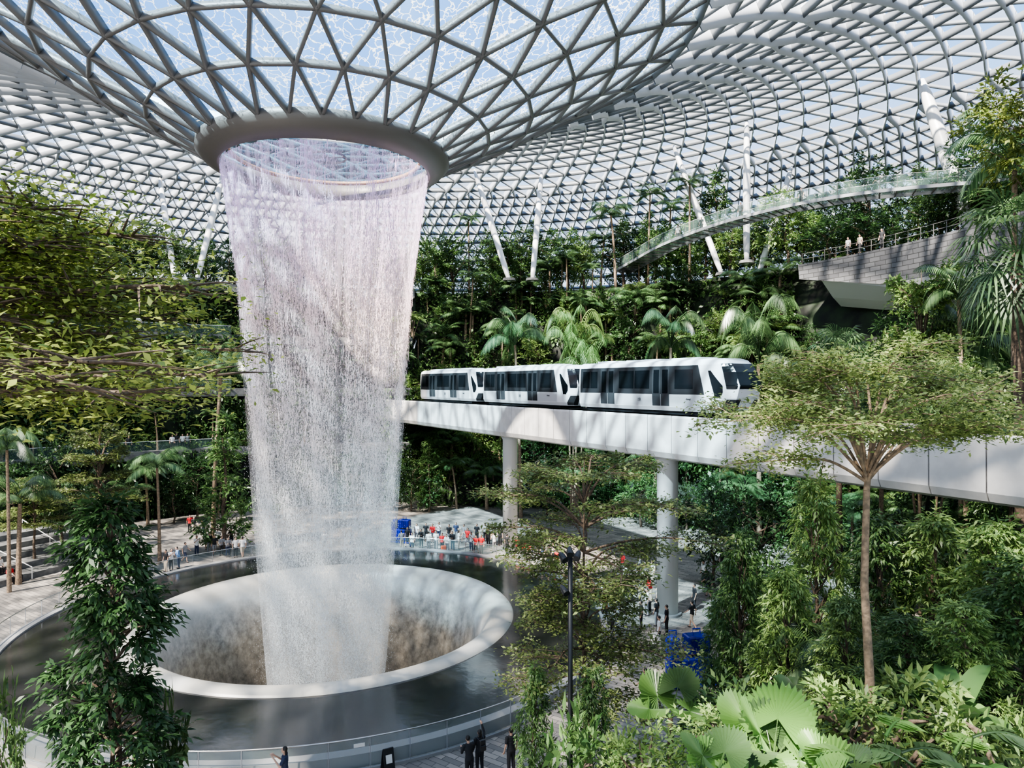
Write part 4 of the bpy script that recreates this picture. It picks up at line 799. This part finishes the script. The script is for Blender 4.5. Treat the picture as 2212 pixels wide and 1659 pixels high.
for px,lv,c in ((283,2,W_),(350,2,W_),(362,2,B_),(387,2,W_),(398,2,W_),(318,2,G_),(372,1,W_),(381,1,B_),(394,1,W_),(405,1,G_),(278,1,B_),(300,3,W_),(220,3,B_)):
    p=ringpt(px,RL[lv-1]-.75,ZL[lv]); person(0,0,'stand',c,B_,'on the %s terrace balcony'%['','first','second','third'][lv],pos=p,group='visitors on the terraces')
for px,c in ((1740,B_),(1520,B_),(1466,W_),(1600,G_)):
    q=min(wp,key=lambda v:abs(proj(v)[0]-px)); person(0,0,'stand',c,B_,'on the curved glass walkway',pos=q,group='visitors on the glass walkway')
for px,c in ((1832,W_),(1857,E_),(1905,B_)):
    person(0,0,'stand',c,B_,'on the brick terrace at the right',pos=ringpt(px,46.6,26.7),group='visitors on the brick terrace')
away=math.atan2(CY-26,CX+2)
pA=person(1036,1672,'raise','black','black','',label='person in black with long dark hair raising one arm at the pool railing')
pB=person(1014,1690,'lean','black','black','',label='person in black leaning beside the one raising an arm')
pC=person(615,1722,'phone','navy','black','',label='dark-haired person holding a phone at the bottom edge',face=away+1.2)
pD=person(1104,1672,'stand','black','black','',label='person in black beside the shrubs at the bottom centre')
person(1394,1524,'walk','black','black','',label='person in black walking behind the round pleated fan palm')
person(1470,1450,'sit','beige','black','',label='person in beige sitting in front of the blue suitcase display')
def backpack(p,m,label):
    a=p.rotation_euler.z; off=Matrix.Rotation(a,3,'Z')@Vector((0,.21,1.2)); t=thing('backpack',label,'backpack',Vector(p.location)+off,a)
    MB().box((0,0,0),(.3,.16,.44),taper=.85).build('bag',M[m],t,bevel=.05); MB().box((0,.1,-.07),(.22,.07,.2)).build('front_pocket',M[m],t,bevel=.02)
    for s_ in (-1,1): MB().tube([(s_*.11,-.07,.2),(s_*.13,-.2,.24),(s_*.13,-.3,.1),(s_*.12,-.2,-.15),(s_*.11,-.07,-.18)],.018,5).build('strap',M[m],t)
backpack(pA,'caseblk','black backpack worn by the person raising an arm')
def suitcase(px,fy,m,label,rz=.4,s=1.):
    D=CH*F/(fy-HZ); t=thing('suitcase',label,'suitcase',(gx(px,D),D,0),rz); t.scale=(s,s,s)
    b=MB(); b.box((0,0,.39),(.46,.27,.64)); b.build('shell',M[m],t,bevel=.05)
    for k in range(5): MB().box((-.16+.08*k,-.138,.39),(.02,.012,.52)).build('rib',M[m],t)
    b=MB(); b.tube([(-.1,.09,.7),(-.1,.09,1.02),(.1,.09,1.02),(.1,.09,.7)],.012,6); b.build('handle',M['dark'],t)
    for x in (-.18,.18):
        for y in (-.09,.09): MB().lathe([(0,0),(.035,0),(.035,.07),(0,.07)],10,(x,y,0)).build('wheel',M['dark'],t)
suitcase(1417,1397,'casewht','upright white suitcase on the paving beside a traveller',.3,1.1); suitcase(1320,1366,'caseblk','black suitcase standing near the pool railing'); suitcase(1400,1322,'caseblk','dark suitcase held by a walking traveller',.9); suitcase(958,1196,'orange','orange-red suitcase behind the pool railing'); suitcase(1345,1280,'caseblk','small dark suitcase under the centre tree',.9); suitcase(130,1208,'red','red bag on the seating steps',.9,.7)
def bluecase(px,fy,h,label,rz):
    D=CH*F/(fy-HZ); t=thing('giant_suitcase_display',label,'display',(gx(px,D),D,0),rz); s=h/3.
    for x,y,z,w,d,hh in ((0,0,.25,1.5,.8,1.15),(.1,0,1.5,1.2,.7,.85),(-1.05,.1,.2,.5,.7,2.1)):
        q=MB().box((x*s,y*s,(z+hh/2)*s),(w*s,d*s,hh*s)).build('case',M['blueg'],t,bevel=.1*s)
        for k in range(5): MB().box(((x-w*.36+w*.18*k)*s,(y-d/2-.02)*s,(z+hh/2)*s),(.06*s,.05*s,hh*.8*s)).build('rib',M['blueg'],q)
        MB().tube([((x-.18)*s,y*s,(z+hh)*s),((x-.18)*s,y*s,(z+hh+.25)*s),((x+.18)*s,y*s,(z+hh+.25)*s),((x+.18)*s,y*s,(z+hh)*s)],.035*s,6).build('handle',M['blueg'],q)
    MB().box((-.2*s,0,.12*s),(2.4*s,1.*s,.1*s)).build('cart_base',M['blueg'],t)
    for x in (-1.2,.6): MB().tube([(x*s,-.45*s,.1*s),(x*s,.45*s,.1*s)],.1*s,14).build('wheel',M['dark'],t)
bluecase(1500,1478,3.2,'stack of giant glossy blue suitcases on the paving behind the fan palm',.2); bluecase(872,1172,2.8,'distant stack of giant blue suitcases behind the pool beside the waterfall',-.3)
D=19; p=at(1232,1200,D); t=thing('spotlight_pole','slim dark pole with spotlights in front of the centre tree','lamp post',(p.x,D,hill(p.x,D)-.02)); hh=p.z-hill(p.x,D)
MB().tube([(0,0,0),(0,0,hh)],.065,12).build('pole',M['dark'],t,True); MB().lathe([(0,0),(.16,0),(.16,.05),(0,.05)],14).build('base_plate',M['dark'],t)
for k,(x,z,r) in enumerate(((-.22,hh+.0,.5),(.2,hh+.05,-.4),(-.18,hh-.9,.5),(-.02,hh+.15,0))):
    b=MB(); b.tube([(0,-.16,0),(0,-.08,0),(0,.08,0),(0,.17,0)],[.10,.10,.075,.03],12); M4=Matrix.Translation((x,-.05,z))@Matrix.Rotation(r,4,'Z')@Matrix.Rotation(.5,4,'X'); b.v=[tuple(M4@Vector(v)) for v in b.v]; b.build('spotlight',M['dark'],t); MB().tube([(0,0,z-.05),(x,-.05,z)],.02,6).build('bracket',M['dark'],t)
D=CH*F/(1668-HZ); t=thing('floor_sign','small folding floor sign on the paving in front of the pool railing','sign',(gx(838,D),D,0),.5)
for s_ in (-1,1):
    b=MB(); b.box((0,0,0),(.42,.03,.95)); M4=Matrix.Translation((0,s_*.15,.47))@Matrix.Rotation(s_*.3,4,'X'); b.v=[tuple(M4@Vector(v)) for v in b.v]; b.build('board',M['dark'],t)
b=MB(); b.box((0,-.02,.1),(.24,.01,.3)); M4=Matrix.Translation((0,-.15,.47))@Matrix.Rotation(-.3,4,'X'); b.v=[tuple(M4@Vector(v)) for v in b.v]; b.build('notice',M['white'],t)
a=math.atan2(27-CY,gx(775,27)-CX); t=thing('railing_notice','small white notice fixed to the glass pool railing','sign',(CX+18.14*math.cos(a),CY+18.14*math.sin(a),1.05),a+PI/2); MB().box((0,0,0),(.42,.02,.14)).build('plate',M['white'],t)
for k,dg_ in enumerate((152,160,168,176)):
    a=math.radians(dg_); P=[(CX+r*math.cos(a),CY+r*math.sin(a)) for r in (26.6,35)]
    t=thing('stair_handrail','thin steel handrail running up the seating steps','handrail',(P[0][0],P[0][1],0),0,'handrails on the seating steps'); dx,dy=P[1][0]-P[0][0],P[1][1]-P[0][1]
    MB().tube([(0,0,1.0),(dx,dy,3.2)],.035,6).build('rail',M['white'],t)
    for f in (0,.5,1): MB().tube([(dx*f,dy*f,.1+2.1*f),(dx*f,dy*f,1.0+2.2*f)],.03,6).build('post',M['white'],t)
for lv in (1,2,3):
    R=RL[lv-1]-1.0; a0=ang(500,R); a1=ang(-20,R); t=thing('terrace_railing','glass railing along the %s balcony left of the waterfall'%['','lower','middle','upper'][lv],'railing',(CX,CY,ZL[lv]))
    MB().lathe([(R-.03,1.05),(R+.03,1.05),(R+.03,1.1),(R-.03,1.1)],60,(0,0,0),a0,a1).build('handrail',M['steel2'],t); MB().lathe([(R-.01,.02),(R+.01,.02),(R+.01,1.04),(R-.01,1.04)],60,(0,0,0),a0,a1).build('glass_strip',M['glass2'],t)
t=thing('terrace_railing','railing along the top of the grey brick terrace wall','railing',(CX,CY,26.6)); a0=ang(2212,46.3)-.15;a1=ang(1735,46.3); R=46.15
for z in (.5,1.0): MB().lathe([(R-.02,z-.02),(R+.02,z-.02),(R+.02,z+.02),(R-.02,z+.02)],50,(0,0,0),a0,a1).build('rail',M['steel'],t)
for k in range(24): a=a0+(a1-a0)*k/23; MB().tube([(R*math.cos(a),R*math.sin(a),0),(R*math.cos(a),R*math.sin(a),1.0)],.025,5).build('post',M['steel'],t)
# ---------------- labels
ORD='first second third fourth fifth sixth seventh eighth ninth tenth eleventh twelfth thirteenth fourteenth fifteenth sixteenth seventeenth eighteenth nineteenth twentieth'.split()
by={}
for o in C.objects:
    if o.parent is None and 'label' in o: by.setdefault(o['label'],[]).append(o)
for lb,L_ in by.items():
    if len(L_)>1:
        L_.sort(key=lambda o:proj(o.location)[0])
        for i,o in enumerate(L_): o['label']=lb+', '+(ORD[i] if i<20 else '%dth'%(i+1))+' from left'
# ---------------- LIGHT, WORLD, CAMERA
W=bpy.data.worlds.new('World'); SC.world=W; W.use_nodes=True; N=W.node_tree.nodes; L=W.node_tree.links; bg=N['Background']
tc=N.new('ShaderNodeTexCoord'); sp=N.new('ShaderNodeSeparateXYZ'); L.new(tc.outputs['Generated'],sp.inputs[0]); cr=N.new('ShaderNodeValToRGB'); E=cr.color_ramp.elements
E[0].position=0; E[0].color=(.74,.80,.88,1); E[1].position=.75; E[1].color=(.28,.47,.83,1); e=E.new(.2); e.color=(.52,.67,.88,1); e=E.new(.4); e.color=(.22,.45,.86,1); L.new(sp.outputs[2],cr.inputs[0])
nz=N.new('ShaderNodeTexNoise'); nz.inputs['Scale'].default_value=3; nz.inputs['Detail'].default_value=6; L.new(tc.outputs['Generated'],nz.inputs[0]); cl=N.new('ShaderNodeValToRGB'); cl.color_ramp.elements[0].position=.55; cl.color_ramp.elements[1].position=.8; L.new(nz.outputs[0],cl.inputs[0])
mx=N.new('ShaderNodeMixRGB'); L.new(cl.outputs[0],mx.inputs[0]); L.new(cr.outputs[0],mx.inputs[1]); mx.inputs[2].default_value=(1,1,1,1); L.new(mx.outputs[0],bg.inputs[0]); bg.inputs[1].default_value=1.45
sd=bpy.data.lights.new('Sun','SUN'); sd.energy=19; sd.angle=.028; sd.color=(1,.93,.83); so=bpy.data.objects.new('Sun',sd); C.objects.link(so); so.rotation_euler=Vector((-.42,-.46,.78)).to_track_quat('Z','Y').to_euler()
cam=bpy.data.cameras.new('Camera'); cam.sensor_width=36; cam.lens=F/2212*36; cam.clip_end=1000; co=bpy.data.objects.new('Camera',cam); C.objects.link(co); co.location=(0,0,CH); co.rotation_euler=(PI/2,0,0); SC.camera=co
SC.view_settings.view_transform='AgX'; SC.view_settings.look='AgX - Medium High Contrast'; SC.view_settings.exposure=.85
